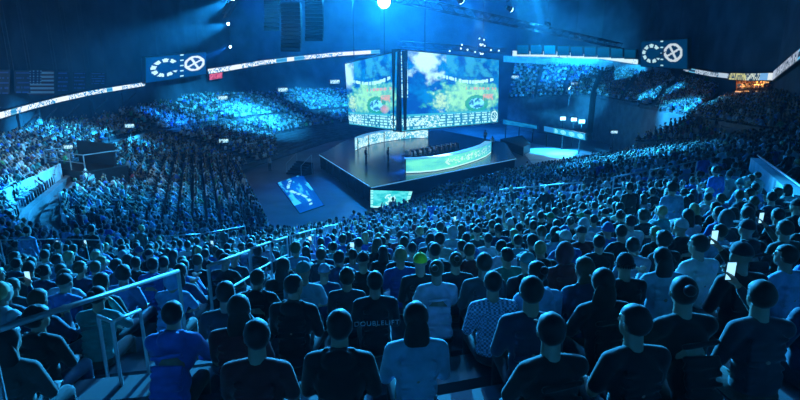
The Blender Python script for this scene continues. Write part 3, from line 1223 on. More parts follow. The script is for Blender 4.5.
rail([(614, 177), (650, 170), (697, 161)], 'thin bright rail across the near stand below the lit crowd', 1.2, r=.025, mid=True)
# camera platform (dark) in the side stand
p, s = surf(86, 166, 1.0)
e = empty('camera_platform', (p.x, p.y, bowl_z(s) - .2), R(-28))
MB().box((0, 0, .6), (5.2, 3.2, 1.2)).build('deck', M['black'], e)
MB().box((0, .9, 2.0), (4.6, .12, 1.8)).build('back_panel', M['black'], e)
mb = MB()
for x in (-2.5, -.8, .8, 2.5): mb.tube((x, -1.5, 1.2), (x, -1.5, 2.4), .04)
mb.tube((-2.5, -1.5, 2.4), (2.5, -1.5, 2.4), .04).tube((-2.5, -1.5, 1.8), (2.5, -1.5, 1.8), .03)
mb.tube((-2.5, -1.5, 2.4), (-2.5, 1.2, 2.4), .04).tube((2.5, -1.5, 2.4), (2.5, 1.2, 2.4), .04)
mb.build('guardrail', M['rail'], e)
tag(e, 'dark railed camera platform in the middle of the side stand', 'platform')
PLAT = Vector(e.location)
# slanting parapet at the right picture edge
q0, _s = surf(757, 158, .9)
q1, _s = surf(806, 196, .9)
e = empty('stair_parapet', q0)
d = q1 - q0
mb = MB()
sd = Vector((d.y, -d.x, 0)).normalized() * .22
vs = [q0 + sd, q0 - sd, q1 - sd, q1 + sd]
vs = [v - q0 for v in vs]
vs += [v - Vector((0, 0, .55)) for v in vs]
o = from_pydata('panel', vs, [(0, 1, 2, 3), (0, 4, 5, 1), (1, 5, 6, 2), (2, 6, 7, 3), (3, 7, 4, 0), (7, 6, 5, 4)], M['pale'], e)
MB().tube(Vector((0, 0, .12)), d + Vector((0, 0, .12)), .03).build('top_rail', M['rail'], e)
tag(e, 'broad blue lit parapet slanting down to the right picture edge', 'parapet')

# ------------------------------------------------------------------ people
def finish(bm, vox, dec, name):
    me = bpy.data.meshes.new('tmp')
    bm.to_mesh(me)
    bm.free()
    o = bpy.data.objects.new('tmp', me)
    C.objects.link(o)
    m = o.modifiers.new('r', 'REMESH')
    m.mode = 'VOXEL'
    m.voxel_size = vox
    m = o.modifiers.new('s', 'SMOOTH')
    m.iterations = 3
    m.factor = .5
    if dec < 1:
        m = o.modifiers.new('d', 'DECIMATE')
        m.ratio = dec
    dg = bpy.context.evaluated_depsgraph_get()
    out = bpy.data.meshes.new_from_object(o.evaluated_get(dg))
    out.name = name
    out.polygons.foreach_set('use_smooth', [True] * len(out.polygons))
    bpy.data.objects.remove(o)
    bpy.data.meshes.remove(me)
    out.materials.clear()
    return out


def V(*a): return Vector(a)


# pose: hip, chest, neck, head, shoulders/elbows/hands per side, knees, ankles ; facing +Y, origin on the foot tread under the hips
def mk_pose(kind):
    lean = {'lean': .22, 'lap': .03, 'clap': .02, 'up': .0, 'phone': .03, 'cross': -.02, 'chin': .1, 'stand': 0, 'standup': 0}[kind]
    stand = kind.startswith('stand')
    hz = .93 if stand else .51
    p = {}
    p['hip'] = V(0, 0, hz)
    p['waist'] = V(0, lean * .35, hz + .18)
    p['chest'] = V(0, lean, hz + .38)
    p['neck'] = V(0, lean + .03, hz + .56)
    p['head'] = V(0, lean + .055, hz + .71)
    sh = {s: V(.175 * s, lean - .01, hz + .49) for s in (-1, 1)}
    p['sh'] = sh
    E, H = {}, {}
    for s in (-1, 1):
        a = sh[s]
        if kind in ('lap', 'lean'):
            E[s] = a + V(.05 * s, .07 + lean * .6, -.27)
            H[s] = V(.10 * s, .34 + lean, hz + .12)
        elif kind == 'clap':
            E[s] = a + V(.09 * s, .12, -.23)
            H[s] = V(.035 * s, lean + .36, hz + .40)
        elif kind in ('up', 'standup'):
            E[s] = a + V(.10 * s, .10, .22)
            H[s] = E[s] + V(-.03 * s, .08, .25)
        elif kind == 'phone':
            if s == 1:
                E[s] = a + V(.08, .17, -.17)
                H[s] = V(.06, lean + .36, hz + .66)
            else:
                E[s] = a + V(-.05, .06, -.27)
                H[s] = V(-.08, .28, hz + .13)
        elif kind == 'cross':
            E[s] = a + V(.06 * s, .07, -.26)
            H[s] = V(-.10 * s, lean + .24, hz + .27 + .03 * s)
        elif kind == 'chin':
            if s == 1:
                E[s] = a + V(.03, .24, -.22)
                H[s] = V(.05, lean + .20, hz + .60)
            else:
                E[s] = a + V(-.04, .14, -.25)
                H[s] = V(.05, .36, hz + .22)
        else:
            E[s] = a + V(.07 * s, -.02, -.28)
            H[s] = E[s] + V(.0, .09, -.24)
    p['E'], p['H'] = E, H
    if stand:
        p['K'] = {s: V(.105 * s, .03, .50) for s in (-1, 1)}
        p['A'] = {s: V(.11 * s, 0, .09) for s in (-1, 1)}
    else:
        p['K'] = {s: V(.13 * s, .43, .50) for s in (-1, 1)}
        p['A'] = {s: V(.13 * s, .45, .09) for s in (-1, 1)}
    p['kind'] = kind
    return p


def add_hand(mb, e, h, curl=.5, s=1):
    d = (h - e).normalized()
    side = d.cross(V(0, 0, 1))
    if side.length < .2: side = d.cross(V(0, 1, 0))
    side.normalize()
    nrm = side.cross(d).normalized()
    rot = Matrix((side, d, nrm)).transposed()
    pc = h + d * .045
    mb.ball(pc, (.042, .052, .017), 10, rot)
    L = (.062, .074, .070, .052)
    for i in range(4):
        b = pc + side * (-.032 + .021 * i) + d * .042
        k = b + d * L[i] * .55 - nrm * .012 * curl
        t = k + (d - nrm * 1.1 * curl).normalized() * L[i] * .5
        mb.cap(b, k, .0095, .009, 6)
        mb.cap(k, t, .009, .0078, 6)
    b = pc - side * .036 * s - d * .02
    k = b - side * .026 * s + d * .028 - nrm * .008
    mb.cap(b, k, .012, .0105, 6)
    mb.cap(k, k + (d * .8 - side * .2 * s - nrm * .3).normalized() * .030, .0105, .009, 6)


def head_on(mb, c, rot):
    def T(v): return c + rot @ V(*v)
    mb.ball(T((0, -.012, .022)), (.077, .095, .092), 16, rot)
    mb.ball(T((0, .030, -.035)), (.058, .062, .078), 14, rot)
    mb.ball(T((0, .060, -.085)), (.030, .026, .022), 8, rot)          # chin
    mb.cap(T((0, .082, .018)), T((0, .104, -.018)), .010, .014, 8)    # nose
    mb.ball(T((0, .083, -.052)), (.026, .012, .010), 8, rot)          # lips
    mb.ball(T((0, .078, .036)), (.050, .014, .011), 8, rot)           # brow
    for s in (-1, 1):
        mb.ball(T((.079 * s, -.005, -.004)), (.010, .020, .031), 8, rot)
        mb.ball(T((.028 * s, .078, .012)), (.013, .011, .009), 8, rot)


def pose_meshes(kind, yaw=0., pitch=0., sleeves=True, hood=False):
    p = mk_pose(kind)
    rot = Euler((pitch, 0, yaw)).to_matrix()
    stand = kind.startswith('stand')
    b = MB()
    head_on(b, p['head'], rot)
    b.cap(p['chest'] + V(0, 0, .05), p['neck'], .08, .064, 12)
    b.cap(p['neck'], p['head'] - V(0, .015, .03), .062, .058, 12)
    b.cap(p['hip'], p['waist'], .12, .115)
    b.cap(p['waist'], p['chest'], .115, .13)
    for s in (-1, 1):
        b.cap(p['chest'] + V(0, 0, .04), p['sh'][s], .07, .055)
        b.cap(p['sh'][s], p['E'][s], .050, .040)
        b.cap(p['E'][s], p['H'][s], .040, .026)
        add_hand(b, p['E'][s], p['H'][s], .2 if kind in ('clap',) else .6, s)
        b.cap(p['hip'] + V(.08 * s, 0, 0), p['K'][s], .082, .058)
        b.cap(p['K'][s], p['A'][s], .056, .038)
    body = finish(b.bm, .0085, .3, 'body')
    body.materials.append(M['skin'])
    c = MB()
    c.ball(p['chest'] + V(0, -.01, -.02), (.185, .125, .20), 16)
    c.ball(p['waist'], (.165, .125, .17), 14)
    c.ball(p['hip'] + V(0, 0, .06), (.17, .135, .12), 14)
    for s in (-1, 1):
        c.cap(p['neck'] + V(.03 * s, -.01, -.035), p['sh'][s] + V(0, 0, .005), .055, .068)
        if sleeves:
            c.cap(p['sh'][s], p['E'][s], .070, .056)
            c.cap(p['E'][s], p['H'][s].lerp(p['E'][s], .08), .054, .038)
            c.ball(p['E'][s], (.058, .058, .05), 8)
        else:
            c.cap(p['sh'][s], p['E'][s].lerp(p['sh'][s], .25), .070, .062)
    r = random.Random(len(kind) + 3)
    for k in range(7):   # soft folds across the back and sides
        z = p['hip'].z + .08 + k * .06
        c.cap(V(-.12, p['waist'].y * (k / 6) * 1.6 - .095, z + r.uniform(-.02, .02)), V(.12, p['waist'].y * (k / 6) * 1.6 - .095, z + r.uniform(-.03, .03)), .024, .02, 6)
    if hood:
        c.ball(p['neck'] + V(0, -.10, -.03), (.12, .055, .085), 12)
        c.cap(p['neck'] + V(-.08, -.05, .01), p['neck'] + V(.08, -.05, .01), .035, .035)
    shirt = finish(c.bm, .014, .5, 'shirt')
    shirt.materials.append(M['cloth'])
    t = MB()
    t.ball(p['hip'] + V(0, -.01, -.0), (.175, .14, .095), 14)
    for s in (-1, 1):
        t.cap(p['hip'] + V(.085 * s, .02, 0 if not stand else -.04), p['K'][s], .094 if not stand else .1, .074)
        t.cap(p['K'][s], p['A'][s] + V(0, 0, .02), .072, .058)
    trousers = finish(t.bm, .016, .5, 'trousers')
    trousers.materials.append(M['cloth'])
    f = MB()
    shoes = []
    for s in (-1, 1):
        f = MB()
        a = p['A'][s]
        f.cap(V(a.x, a.y - .03, .045), V(a.x + .01 * s, a.y + .15, .035), .044, .034)
        f.ball(V(a.x, a.y, .07), (.046, .055, .05), 10)
        m = finish(f.bm, .012, .6, 'shoe')
        m.materials.append(M['cloth'])
        shoes.append(m)
    return dict(body=body, shirt=shirt, trousers=trousers, shoes=shoes, head=p['head'], rot=(pitch, 0, yaw), kind=kind, H=p['H'], E=p['E'], neck=p['neck'])


def hair_mesh(kind):
    bm = bmesh.new()
    q = 24
    if kind == 'cap':
        bmesh.ops.create_uvsphere(bm, u_segments=q, v_segments=16, radius=1)
        for v in bm.verts: v.co = V(v.co.x * .088, v.co.y * .106 - .012, v.co.z * .105 + .03)
        bmesh.ops.delete(bm, geom=[v for v in bm.verts if v.co.z < .025], context='VERTS')
        r = bmesh.ops.create_uvsphere(bm, u_segments=16, v_segments=8, radius=1)
        for v in r['verts']: v.co = V(v.co.x * .07, v.co.y * .075 + .12, v.co.z * .008 + .035 - abs(v.co.x) * .0)
        r = bmesh.ops.create_uvsphere(bm, u_segments=8, v_segments=6, radius=.01)
        for v in r['verts']: v.co.z += .136
    elif kind == 'beanie':
        bmesh.ops.create_uvsphere(bm, u_segments=q, v_segments=16, radius=1)
        for v in bm.verts: v.co = V(v.co.x * .09, v.co.y * .108 - .012, v.co.z * .125 + .025)
        bmesh.ops.delete(bm, geom=[v for v in bm.verts if v.co.z < .0], context='VERTS')
        for k in range(24):
            a = k / 24 * 2 * PI
            r = bmesh.ops.create_uvsphere(bm, u_segments=6, v_segments=5, radius=1)
            for v in r['verts']: v.co = V(v.co.x * .014 + math.cos(a) * .09, v.co.y * .014 + math.sin(a) * .107 - .012, v.co.z * .025 + .012)
    elif kind == 'hood':
        bmesh.ops.create_uvsphere(bm, u_segments=q, v_segments=16, radius=1)
        for v in bm.verts: v.co = V(v.co.x * .105, v.co.y * .125 - .02, v.co.z * .15 - .0)
        bmesh.ops.delete(bm, geom=[v for v in bm.verts if v.co.y > .055 and v.co.z < .09], context='VERTS')
    else:
        bmesh.ops.create_uvsphere(bm, u_segments=q, v_segments=18, radius=1)
        low = {'short': -.072, 'curly': -.07, 'long': -.08, 'bun': -.065, 'shaved': -.05}[kind]
        g_ = {'short': 1.0, 'curly': 1.12, 'long': 1.05, 'bun': .98, 'shaved': .95}[kind]
        for v in bm.verts: v.co = V(v.co.x * .088 * g_, v.co.y * .107 * g_ - .014, v.co.z * .107 * g_ + .028)
        bmesh.ops.delete(bm, geom=[v for v in bm.verts if v.co.z < low or (v.co.y > .03 and v.co.z < .062) or (v.co.y > -.01 and v.co.z < .0)], context='VERTS')
        if kind == 'long':
            r = bmesh.ops.create_uvsphere(bm, u_segments=16, v_segments=12, radius=1)
            for v in r['verts']: v.co = V(v.co.x * .098, v.co.y * .05 - .075 - .02 * v.co.z, v.co.z * .19 - .12)
        if kind == 'bun':
            r = bmesh.ops.create_uvsphere(bm, u_segments=12, v_segments=8, radius=.042)
            for v in r['verts']: v.co += V(0, -.115, .075)
        amp = .016 if kind == 'curly' else .005
        for v in bm.verts:
            n_ = mn.noise(v.co * (45 if kind == 'curly' else 30))
            v.co += v.co.normalized() * n_ * amp
    me = bpy.data.meshes.new('hair')
    bm.normal_update()
    bm.to_mesh(me)
    bm.free()
    o = bpy.data.objects.new('t', me)
    C.objects.link(o)
    md = o.modifiers.new('s', 'SOLIDIFY')
    md.thickness = .008
    dg = bpy.context.evaluated_depsgraph_get()
    out = bpy.data.meshes.new_from_object(o.evaluated_get(dg))
    bpy.data.objects.remove(o)
    out.polygons.foreach_set('use_smooth', [True] * len(out.polygons))
    out.materials.clear()
    out.materials.append(M['cloth'] if kind in ('cap', 'beanie', 'hood') else M['hair'])
    return out


HAIR = {k: hair_mesh(k) for k in ('short', 'curly', 'long', 'bun', 'shaved', 'cap', 'beanie', 'hood')}
VAR = [('lap', 0, 0, True, False), ('lap', .35, 0, False, False), ('lean', 0, .1, True, True), ('lean', -.3, .05, False, False),
       ('clap', 0, -.08, True, False), ('up', 0, -.1, False, False), ('phone', 0, 0, True, False), ('cross', .15, 0, True, True),
       ('chin', -.15, 0, True, False), ('lap', -.6, 0, True, True), ('stand', 0, 0, True, False), ('standup', 0, 0, False, False)]
POSES = [pose_meshes(*v) for v in VAR]
PDESC = {'lap': 'hands in lap', 'lean': 'leaning forward', 'clap': 'clapping', 'up': 'arms raised', 'phone': 'phone raised',
         'cross': 'arms folded', 'chin': 'hand on chin', 'stand': 'standing', 'standup': 'standing, arms up'}
PALC = [('black', (.012, .012, .014), 48), ('navy', (.02, .035, .10), 13), ('dark grey', (.06, .065, .07), 12), ('white', (.72, .75, .78), 10), ('light grey', (.40, .42, .45), 7),
        ('pale blue', (.30, .48, .72), 8), ('blue', (.04, .14, .5), 7), ('teal', (.04, .30, .30), 4), ('dark red', (.25, .02, .03), 3), ('green', (.06, .28, .10), 2)]
PW = [c[2] for c in PALC]
HC = [('black', (.008, .007, .007), 5), ('dark brown', (.03, .018, .010), 5), ('brown', (.09, .05, .025), 2), ('blond', (.42, .30, .14), 1)]
HW = [c[2] for c in HC]


def person(pose, hair, loc, rz, shirt, hairc, label, group, plaid=False, trou=(.02, .025, .04), scale=1., cat='person'):
    P_ = POSES[pose]
    e = empty('person', loc, rz)
    e.scale = (scale,) * 3

    def add(nm, me, col):
        o = bpy.data.objects.new(nm, me)
        o.color = (*col, 1)
        link(o, e)
        return o
    sk = add('body', P_['body'], (1, 1, 1))
    sh = add('shirt', P_['shirt'], shirt)
    if plaid:
        sh.material_slots[0].link = 'OBJECT'
        sh.material_slots[0].material = M['plaid']
    add('trousers', P_['trousers'], trou)
    for m in P_['shoes']: add('shoe', m, (.03, .03, .035))
    h = add({'cap': 'cap', 'beanie': 'beanie', 'hood': 'hood'}.get(hair, 'hair'), HAIR[hair], hairc)
    h.location = P_['head']
    h.rotation_euler = P_['rot']
    tag(e, label, cat, group)
    return e


# --- all seats of the near and side stand
def rowline(s):
    """polyline of one row; returns list of (point, normal, smax)"""
    return [(b + n * s, n, sm) for (b, n, sm) in SAMP]


rnd = random.Random(11)
SEATS = []
k = 0
RAILPTS = []
for o in list(C.objects):
    if o.name.startswith('handrail') and o.parent is None and o.type == 'EMPTY':
        for ch in o.children:
            if ch.name.startswith('rail_post'):
                v = ch.data.vertices[0].co
                RAILPTS.append(Vector((o.location.x + v.x, o.location.y + v.y)))
            if ch.name.startswith('top_rail'):
                co_ = [v.co for v in ch.data.vertices]
                for v in co_: RAILPTS.append(Vector((o.location.x + v.x, o.location.y + v.y)))
                for e_ in ch.data.edges:
                    a_, b_ = ch.data.vertices[e_.vertices[0]].co, ch.data.vertices[e_.vertices[1]].co
                    n_ = int((a_ - b_).length / .4)
                    for q in range(1, n_):
                        v = a_.lerp(b_, q / n_)
                        RAILPTS.append(Vector((o.location.x + v.x, o.location.y + v.y)))
STP = []
while k * PITCHR < 40:
    s = k * PITCHR + .64
    z = SL * k * PITCHR + .05
    ln = rowline(s)
    carry = rnd.uniform(0, .5)
    for i in range(len(ln) - 1):
        (p, n, sm), (q, n2, sm2) = ln[i], ln[i + 1]
        L_ = (q - p).length
        t = carry
        while t < L_:
            f = t / L_
            c_ = p.lerp(q, f)
            nn = n.lerp(n2, f).normalized()
            t += .56
            if s > (sm + (sm2 - sm) * f) - .5: continue
            x, y = c_.x, c_.y
            if y < 1.2: continue
            if AISLE_S[0] < s < AISLE_S[1] and nn.x < -.45: continue
            # radial aisles on the side stand
            if nn.x < -.5 and min(abs(math.hypot(SAMP[i][0].x - a_[0], SAMP[i][0].y - a_[1])) for a_ in ((-14, 78), (-17, 62), (-6, 94))) < .9: continue
            hx, hy, d = proj((x, y, z + 1.2))
            if k < 7 and 275 < hx < 432 and hy < 215 - (hx - 370) * .16: continue
            if d < 2.7 or hx < -60 or hx > 860 or hy > 352: continue
            if (Vector((x, y)) - CAM.xy).length < 2.7: continue
            SEATS.append([x, y, z, nn, d, hx, hy, k, s])
        carry = t - L_
    k += 1
print('seats', len(SEATS))


def clear(x, y):
    p = Vector((x, y))
    for r in RAILPTS:
        if abs(r.x - x) < .55 and abs(r.y - y) < .55 and (r - p).length < .42: return False
    if (p - PLAT.xy).length < 3.2: return False
    # parapet at the right edge
    a, b = q0.xy, q1.xy
    t = max(0, min(1, (p - a).dot(b - a) / (b - a).length_squared))
    if (p - a.lerp(b, t)).length < .6: return False
    return True


SEATS = [s for s in SEATS if clear(s[0], s[1])]

# special people of the photograph: head pixel -> settings
# (px, py, pose, hair, haircol, shirtcol, plaid, label)
HERO = [
    (420, 277, 0, 'cap', (.85, 1.0, .04), (.015, .016, .02), False, 'person in yellow-green cap and black jacket, seen from behind near the bottom centre'),
    (496, 284, 0, 'short', (.012, .01, .01), (.55, .75, 1.0), True, 'person in pale blue plaid shirt with dark hair, right of the yellow-green cap'),
    (530, 306, 0, 'short', (.012, .01, .01), (.03, .05, .10), False, 'person with large dark round head just below the plaid shirt'),
    (375, 281, 0, 'short', (.02, .014, .01), (.015, .017, .022), False, 'person in black jersey with outlined lettering across the back, seen from behind'),
    (488, 240, 1, 'short', (.02, .014, .01), (.75, .78, .80), False, 'person in plain white shirt seated above and left of the plaid shirt'),
    (292, 300, 9, 'shaved', (.01, .01, .01), (.012, .012, .015), False, 'broad person in black with a close-cropped dark head, left of the lettered jersey'),
    (233, 262, 0, 'cap', (.10, .55, .25), (.03, .04, .06), False, 'fan with bright green headwear next to the two-bar aisle rail'),
    (295, 262, 3, 'curly', (.05, .12, .05), (.25, .42, .62), False, 'person with greenish curly hair and pale blue top above the broad black-clad person'),
    (600, 238, 0, 'short', (.01, .01, .01), (.010, .011, .013), False, 'tall dark silhouette in black right of the plaid shirt, head above its neighbours'),
    (648, 210, 10, 'short', (.01, .01, .01), (.010, .011, .013), False, 'standing person in black with short dark hair beyond the tall silhouette'),
    (665, 262, 4, 'long', (.02, .014, .01), (.35, .55, .70), False, 'person in pale top with long dark hair clapping beside the dark block at lower right'),
    (722, 240, 7, 'short', (.03, .02, .01), (.30, .50, .80), False, 'person in pale blue shirt with folded arms, lower right'),
    (742, 262, 6, 'cap', (.02, .02, .03), (.012, .013, .016), False, 'person in black with dark cap holding a glowing phone, lower right'),
    (768, 296, 6, 'short', (.02, .014, .01), (.03, .04, .06), False, 'person in dark top holding a second glowing phone, closest to the bottom right corner'),
    (795, 275, 1, 'short', (.02, .014, .01), (.28, .48, .78), False, 'person in pale blue shirt cut by the right picture edge'),
    (693, 215, 10, 'curly', (.02, .014, .01), (.25, .42, .62), False, 'standing person with curly hair and pale jacket above the clapping person'),
    (727, 130, 10, 'short', (.02, .014, .01), (.05, .22, .80), False, 'standing person in bright blue coat beside the upper end of the slanting parapet'),
    (748, 168, 3, 'short', (.02, .014, .01), (.10, .28, .62), False, 'person in blue top leaning forward next to the slanting parapet'),
    (10, 205, 10, 'short', (.02, .014, .01), (.25, .5, .85), False, 'standing blue-lit person at the left picture edge by the thin rail'),
    (182, 262, 7, 'short', (.02, .014, .01), (.3, .5, .7), False, 'person in pale top right beside the upper end of the long bright handrail'),
    (163, 287, 3, 'hood', (.20, .42, .75), (.20, .42, .75), False, 'person in light blue hooded top under the long bright handrail'),
    (122, 280, 1, 'curly', (.02, .014, .01), (.12, .3, .6), False, 'person in blue top with curly dark hair behind the long bright handrail'),
    (45, 268, 2, 'short', (.02, .014, .01), (.25, .48, .75), False, 'pale blue hooded person leaning forward left of the long handrail middle'),
    (540, 232, 2, 'short', (.02, .014, .01), (.02, .02, .03), False, 'person in black hooded top leaning forward above the large dark round head'),
    (455, 262, 0, 'bun', (.05, .03, .015), (.02, .03, .05), False, 'person with hair in a bun between the cap and the plaid shirt'),
    (340, 270, 9, 'short', (.015, .012, .01), (.06, .10, .22), False, 'person in navy top turning aside between the curly head and the lettered jersey'),
]
used = {}
pool = [s for s in SEATS if -12 < s[5] < 812 and s[4] < 13]
for hr in HERO:
    best = None
    for s in pool:
        if id(s) in used: continue
        dd = math.hypot((s[5] - hr[0]) * .8, (s[6] - hr[1]) * 1.3)
        if best is None or dd < best[0]: best = (dd, s)
    b_ = best[1]
    used[id(b_)] = hr
    sh_ = max(-.35, min(.35, (hr[0] - b_[5]) * b_[4] / F))
    tn = Vector((-b_[3].y, b_[3].x))
    if tn.x < 0: tn = -tn
    b_[0] += tn.x * sh_
    b_[1] += tn.y * sh_
    b_[5], b_[6], b_[4] = proj((b_[0], b_[1], b_[2] + 1.2))
    print('hero', hr[0], hr[1], '->', round(b_[5]), round(b_[6]), 'depth', round(b_[4], 1))
drop = set()
for hk, s in enumerate([s for s in SEATS if id(s) in used]):
    hr = used[id(s)]
    front = HERO.index(hr) < 14
    for t in SEATS:
        if id(t) in used: continue
        if math.hypot(t[0] - s[0], t[1] - s[1]) < .46: drop.add(id(t))
        rad = .13 * F / s[4] + .10 * F / t[4]
        if front and t[4] < s[4] and abs(t[5] - s[5]) < rad * .95 and -rad < (t[6] - s[6]) < rad * (1.9 if HERO.index(hr) in (0, 1, 10) else .9): drop.add(id(t))
SEATS = [s for s in SEATS if id(s) not in drop]
near = sorted([s for s in SEATS if -12 < s[5] < 812], key=lambda s: s[4])[:284]
far_ids = set(id(s) for s in near)
print('near max d', near[-1][4])

rowids = sorted(set(s[7] for s in near), reverse=True)
ORD = ['first', 'second', 'third', 'fourth', 'fifth', 'sixth', 'seventh', 'eighth', 'ninth', 'tenth', 'eleventh', 'twelfth', 'thirteenth', 'fourteenth', 'fifteenth', 'sixteenth',
       'seventeenth', 'eighteenth', 'nineteenth', 'twentieth'] + ['twenty-' + a for a in ('first', 'second', 'third', 'fourth', 'fifth', 'sixth', 'seventh', 'eighth', 'ninth')] + ['thirtieth'] + ['thirty-' + a for a in ('first', 'second', 'third', 'fourth', 'fifth', 'sixth', 'seventh', 'eighth', 'ninth')] + ['fortieth'] + ['forty-' + a for a in ('first', 'second', 'third', 'fourth', 'fifth', 'sixth', 'seventh', 'eighth', 'ninth')]
rank = {}
for r_ in rowids:
    for i, s in enumerate(sorted([s for s in near if s[7] == r_], key=lambda s: s[5])):
        rank[id(s)] = i
PHONES = []
for s in near:
    x, y, z, nn, d, hx, hy, kk, ss = s
    hr = used.get(id(s))
    rz = math.atan2(-nn.y, -nn.x) - PI / 2
    # everybody turns somewhat to the screens
    aim = math.atan2(62 - y, 4 - x) - PI / 2
    dl = (aim - rz + PI) % (2 * PI) - PI
    rz += dl * .6 + rnd.uniform(-.12, .12)
    if hr:
        _, _, po, ha, hc, shc, pl_, lab = hr
        hcn = ''
    else:
        po = rnd.choices(range(12), [16, 12, 13, 10, 6, .6, 1.3, 9, 7, 9, .5, .2])[0]
        if d < 12 and po in (5, 10, 11) or d < 5 and po == 6: po = 2
        ha = rnd.choices(['short', 'curly', 'long', 'bun', 'shaved', 'cap', 'beanie', 'hood'], [42, 9, 15, 5, 7, 12, 5, 4])[0]
        cn, shc, _ = rnd.choices(PALC, PW)[0]
        if ha in ('cap', 'beanie'):
            hcn, hc, _ = rnd.choices(PALC, PW)[0]
        elif ha == 'hood':
            hcn, hc = cn, shc
        else:
            hcn, hc, _ = rnd.choices(HC, HW)[0]
        if d < 5 and ha not in ('cap', 'beanie', 'hood'): hcn, hc, _ = HC[0]
        shc = tuple(c * rnd.uniform(.8, 1.15) for c in shc)
        hd = {'short': hcn + ' hair', 'curly': 'curly ' + hcn + ' hair', 'long': 'long ' + hcn + ' hair', 'bun': hcn + ' hair bun', 'shaved': 'cropped ' + hcn + ' hair',
              'cap': hcn + ' cap', 'beanie': hcn + ' beanie', 'hood': 'hood up'}[ha]
        lab = '%s top, %s, %s, %s from left in %s row' % (cn, hd, PDESC[VAR[po][0]], ORD[rank[id(s)]], ORD[rowids.index(kk)])
        pl_ = False
    big = 1.0 + rnd.uniform(-.04, .05)
    loc = Vector((x, y, z)) if po < 10 else Vector((x, y, z)) - Vector((nn.x, nn.y, 0)) * .42
    if hr and po >= 10: big = 1.0
    e = person(po, ha, loc, rz, shc, hc, lab, 'audience members of the near stand', plaid=pl_,
               trou=rnd.choice([(.02, .025, .04), (.015, .015, .017), (.05, .07, .13), (.10, .09, .07)]), scale=big)
    if 'lettering' in lab:
        tc = bpy.data.curves.new('t', 'FONT')
        tc.body = 'DOUBLELIFT'
        tc.size = .075
        tc.extrude = .002
        tc.align_x = 'CENTER'
        tc.space_character = 1.15
        to = bpy.data.objects.new('t', tc)
        C.objects.link(to)
        dg = bpy.context.evaluated_depsgraph_get()
        tm = bpy.data.meshes.new_from_object(to.evaluated_get(dg))
        bpy.data.objects.remove(to)
        tm.materials.clear()
        tm.materials.append(mat('pale_print', (.55, .65, .7), .5))
        # a print belongs to the shirt; wrapped onto the back
        sh = [c for c in e.children if c.name.startswith('shirt')][0]
        lo = bpy.data.objects.new('jersey_lettering', tm)
        link(lo, sh)
        lo.rotation_euler = (PI / 2, 0, 0)
        lo.location = (0, -.152, .51 + .33)
    if VAR[po][0] == 'phone':
        PHONES.append((e, po, hr))
nph = 0
for (e, po, hr) in PHONES:
    bpy.context.view_layer.update()
    H, E = POSES[po]['H'][1], POSES[po]['E'][1]
    d = (H - E).normalized()
    pw = e.matrix_world @ (H + d * .095 + Vector((0, .012, .03)))
    ph = empty('mobile_phone', pw, e.rotation_euler.z)
    MB().box((0, 0, 0), (.074, .009, .15)).build('phone_body', M['black'], ph, bevel=.003)
    MB().box((0, -.0055, 0), (.066, .002, .138)).build('phone_screen', M['phone'], ph)
    l1 = [v for k_, v in (('second glowing', 'glowing phone held closest to the bottom right corner'), ('dark cap holding', 'glowing phone held by the person in black with the dark cap, lower right')) if hr and k_ in hr[7]]
    tag(ph, l1[0] if l1 else 'glowing phone held up by the person with ' + e['label'].replace(', phone raised', ''), 'phone', 'phones held up in the crowd')
    if not l1: ph['label'] = ' '.join(ph['label'].split()[:16])

# ------------------------------------------------------------------ the mass of the audience beyond the nearest few hundred
def template(lod, pose):
    """returns verts, tris, colour code per vertex: 0 skin 1 hair 2 shirt 3 trousers 4 phone"""
    vs, ts, cs = [], [], []

    def put(mb, code):
        bmesh.ops.triangulate(mb.bm, faces=mb.bm.faces[:])
        o0 = len(vs)
        mb.bm.verts.index_update()
        for v in mb.bm.verts:
            vs.append(v.co[:])
            cs.append(code)
        for f in mb.bm.faces: ts.append([v.index + o0 for v in f.verts])
        mb.bm.free()
    p = mk_pose(pose)
    if lod == 1:
        mb = MB()
        mb.ball(p['head'] + V(0, .012, -.02), (.075, .09, .11), 8)
        for s in (-1, 1): mb.tube(p['E'][s], p['H'][s] + V(0, .04, 0), .04, .03, 5)
        mb.tube(p['neck'] - V(0, 0, .05), p['head'], .055, .05, 6)
        put(mb, 0)
        mb = MB()
        mb.ball(p['head'] + V(0, -.02, .022), (.088, .10, .108), 8)
        put(mb, 1)
        mb = MB()
        mb.ball(p['chest'], (.19, .13, .21), 8)
        mb.ball(p['waist'] - V(0, 0, .05), (.165, .13, .2), 8)
        for s in (-1, 1):
            mb.ball(p['sh'][s], (.075, .075, .07), 6)
            mb.tube(p['sh'][s], p['E'][s], .068, .05, 6)
            mb.tube(p['E'][s], p['E'][s].lerp(p['H'][s], .7), .052, .042, 5)
        put(mb, 2)
        mb = MB()
        for s in (-1, 1):
            mb.tube(p['hip'] + V(.09 * s, -.08, 0), p['K'][s] + V(0, .05, 0), .09, .07, 6)
            mb.tube(p['K'][s], p['A'][s] - V(0, 0, .08), .065, .06, 5)
        put(mb, 3)
    else:
        mb = MB()
        mb.ball(p['head'] + V(0, .02, -.02), (.075, .085, .11), 6)
        for s in (-1, 1): mb.tube(p['E'][s], p['H'][s], .045, .04, 4)
        put(mb, 0)
        mb = MB()
        mb.ball(p['head'] + V(0, -.03, .03), (.088, .09, .10), 6)
        put(mb, 1)
        mb = MB()
        mb.tube(p['hip'], p['chest'], .17, .17, 7).tube(p['chest'], p['neck'], .19, .06, 7)
        for s in (-1, 1): mb.tube(p['sh'][s], p['E'][s], .07, .05, 4)
        put(mb, 2)
        mb = MB()
        mb.box((0, .2, p['hip'].z if not pose.startswith('stand') else .5), (.34, .5 if not pose.startswith('stand') else .25, .16 if not pose.startswith('stand') else .9))
        put(mb, 3)
    return np.array(vs, np.float32), np.array(ts, np.int32), np.array(cs, np.int32)


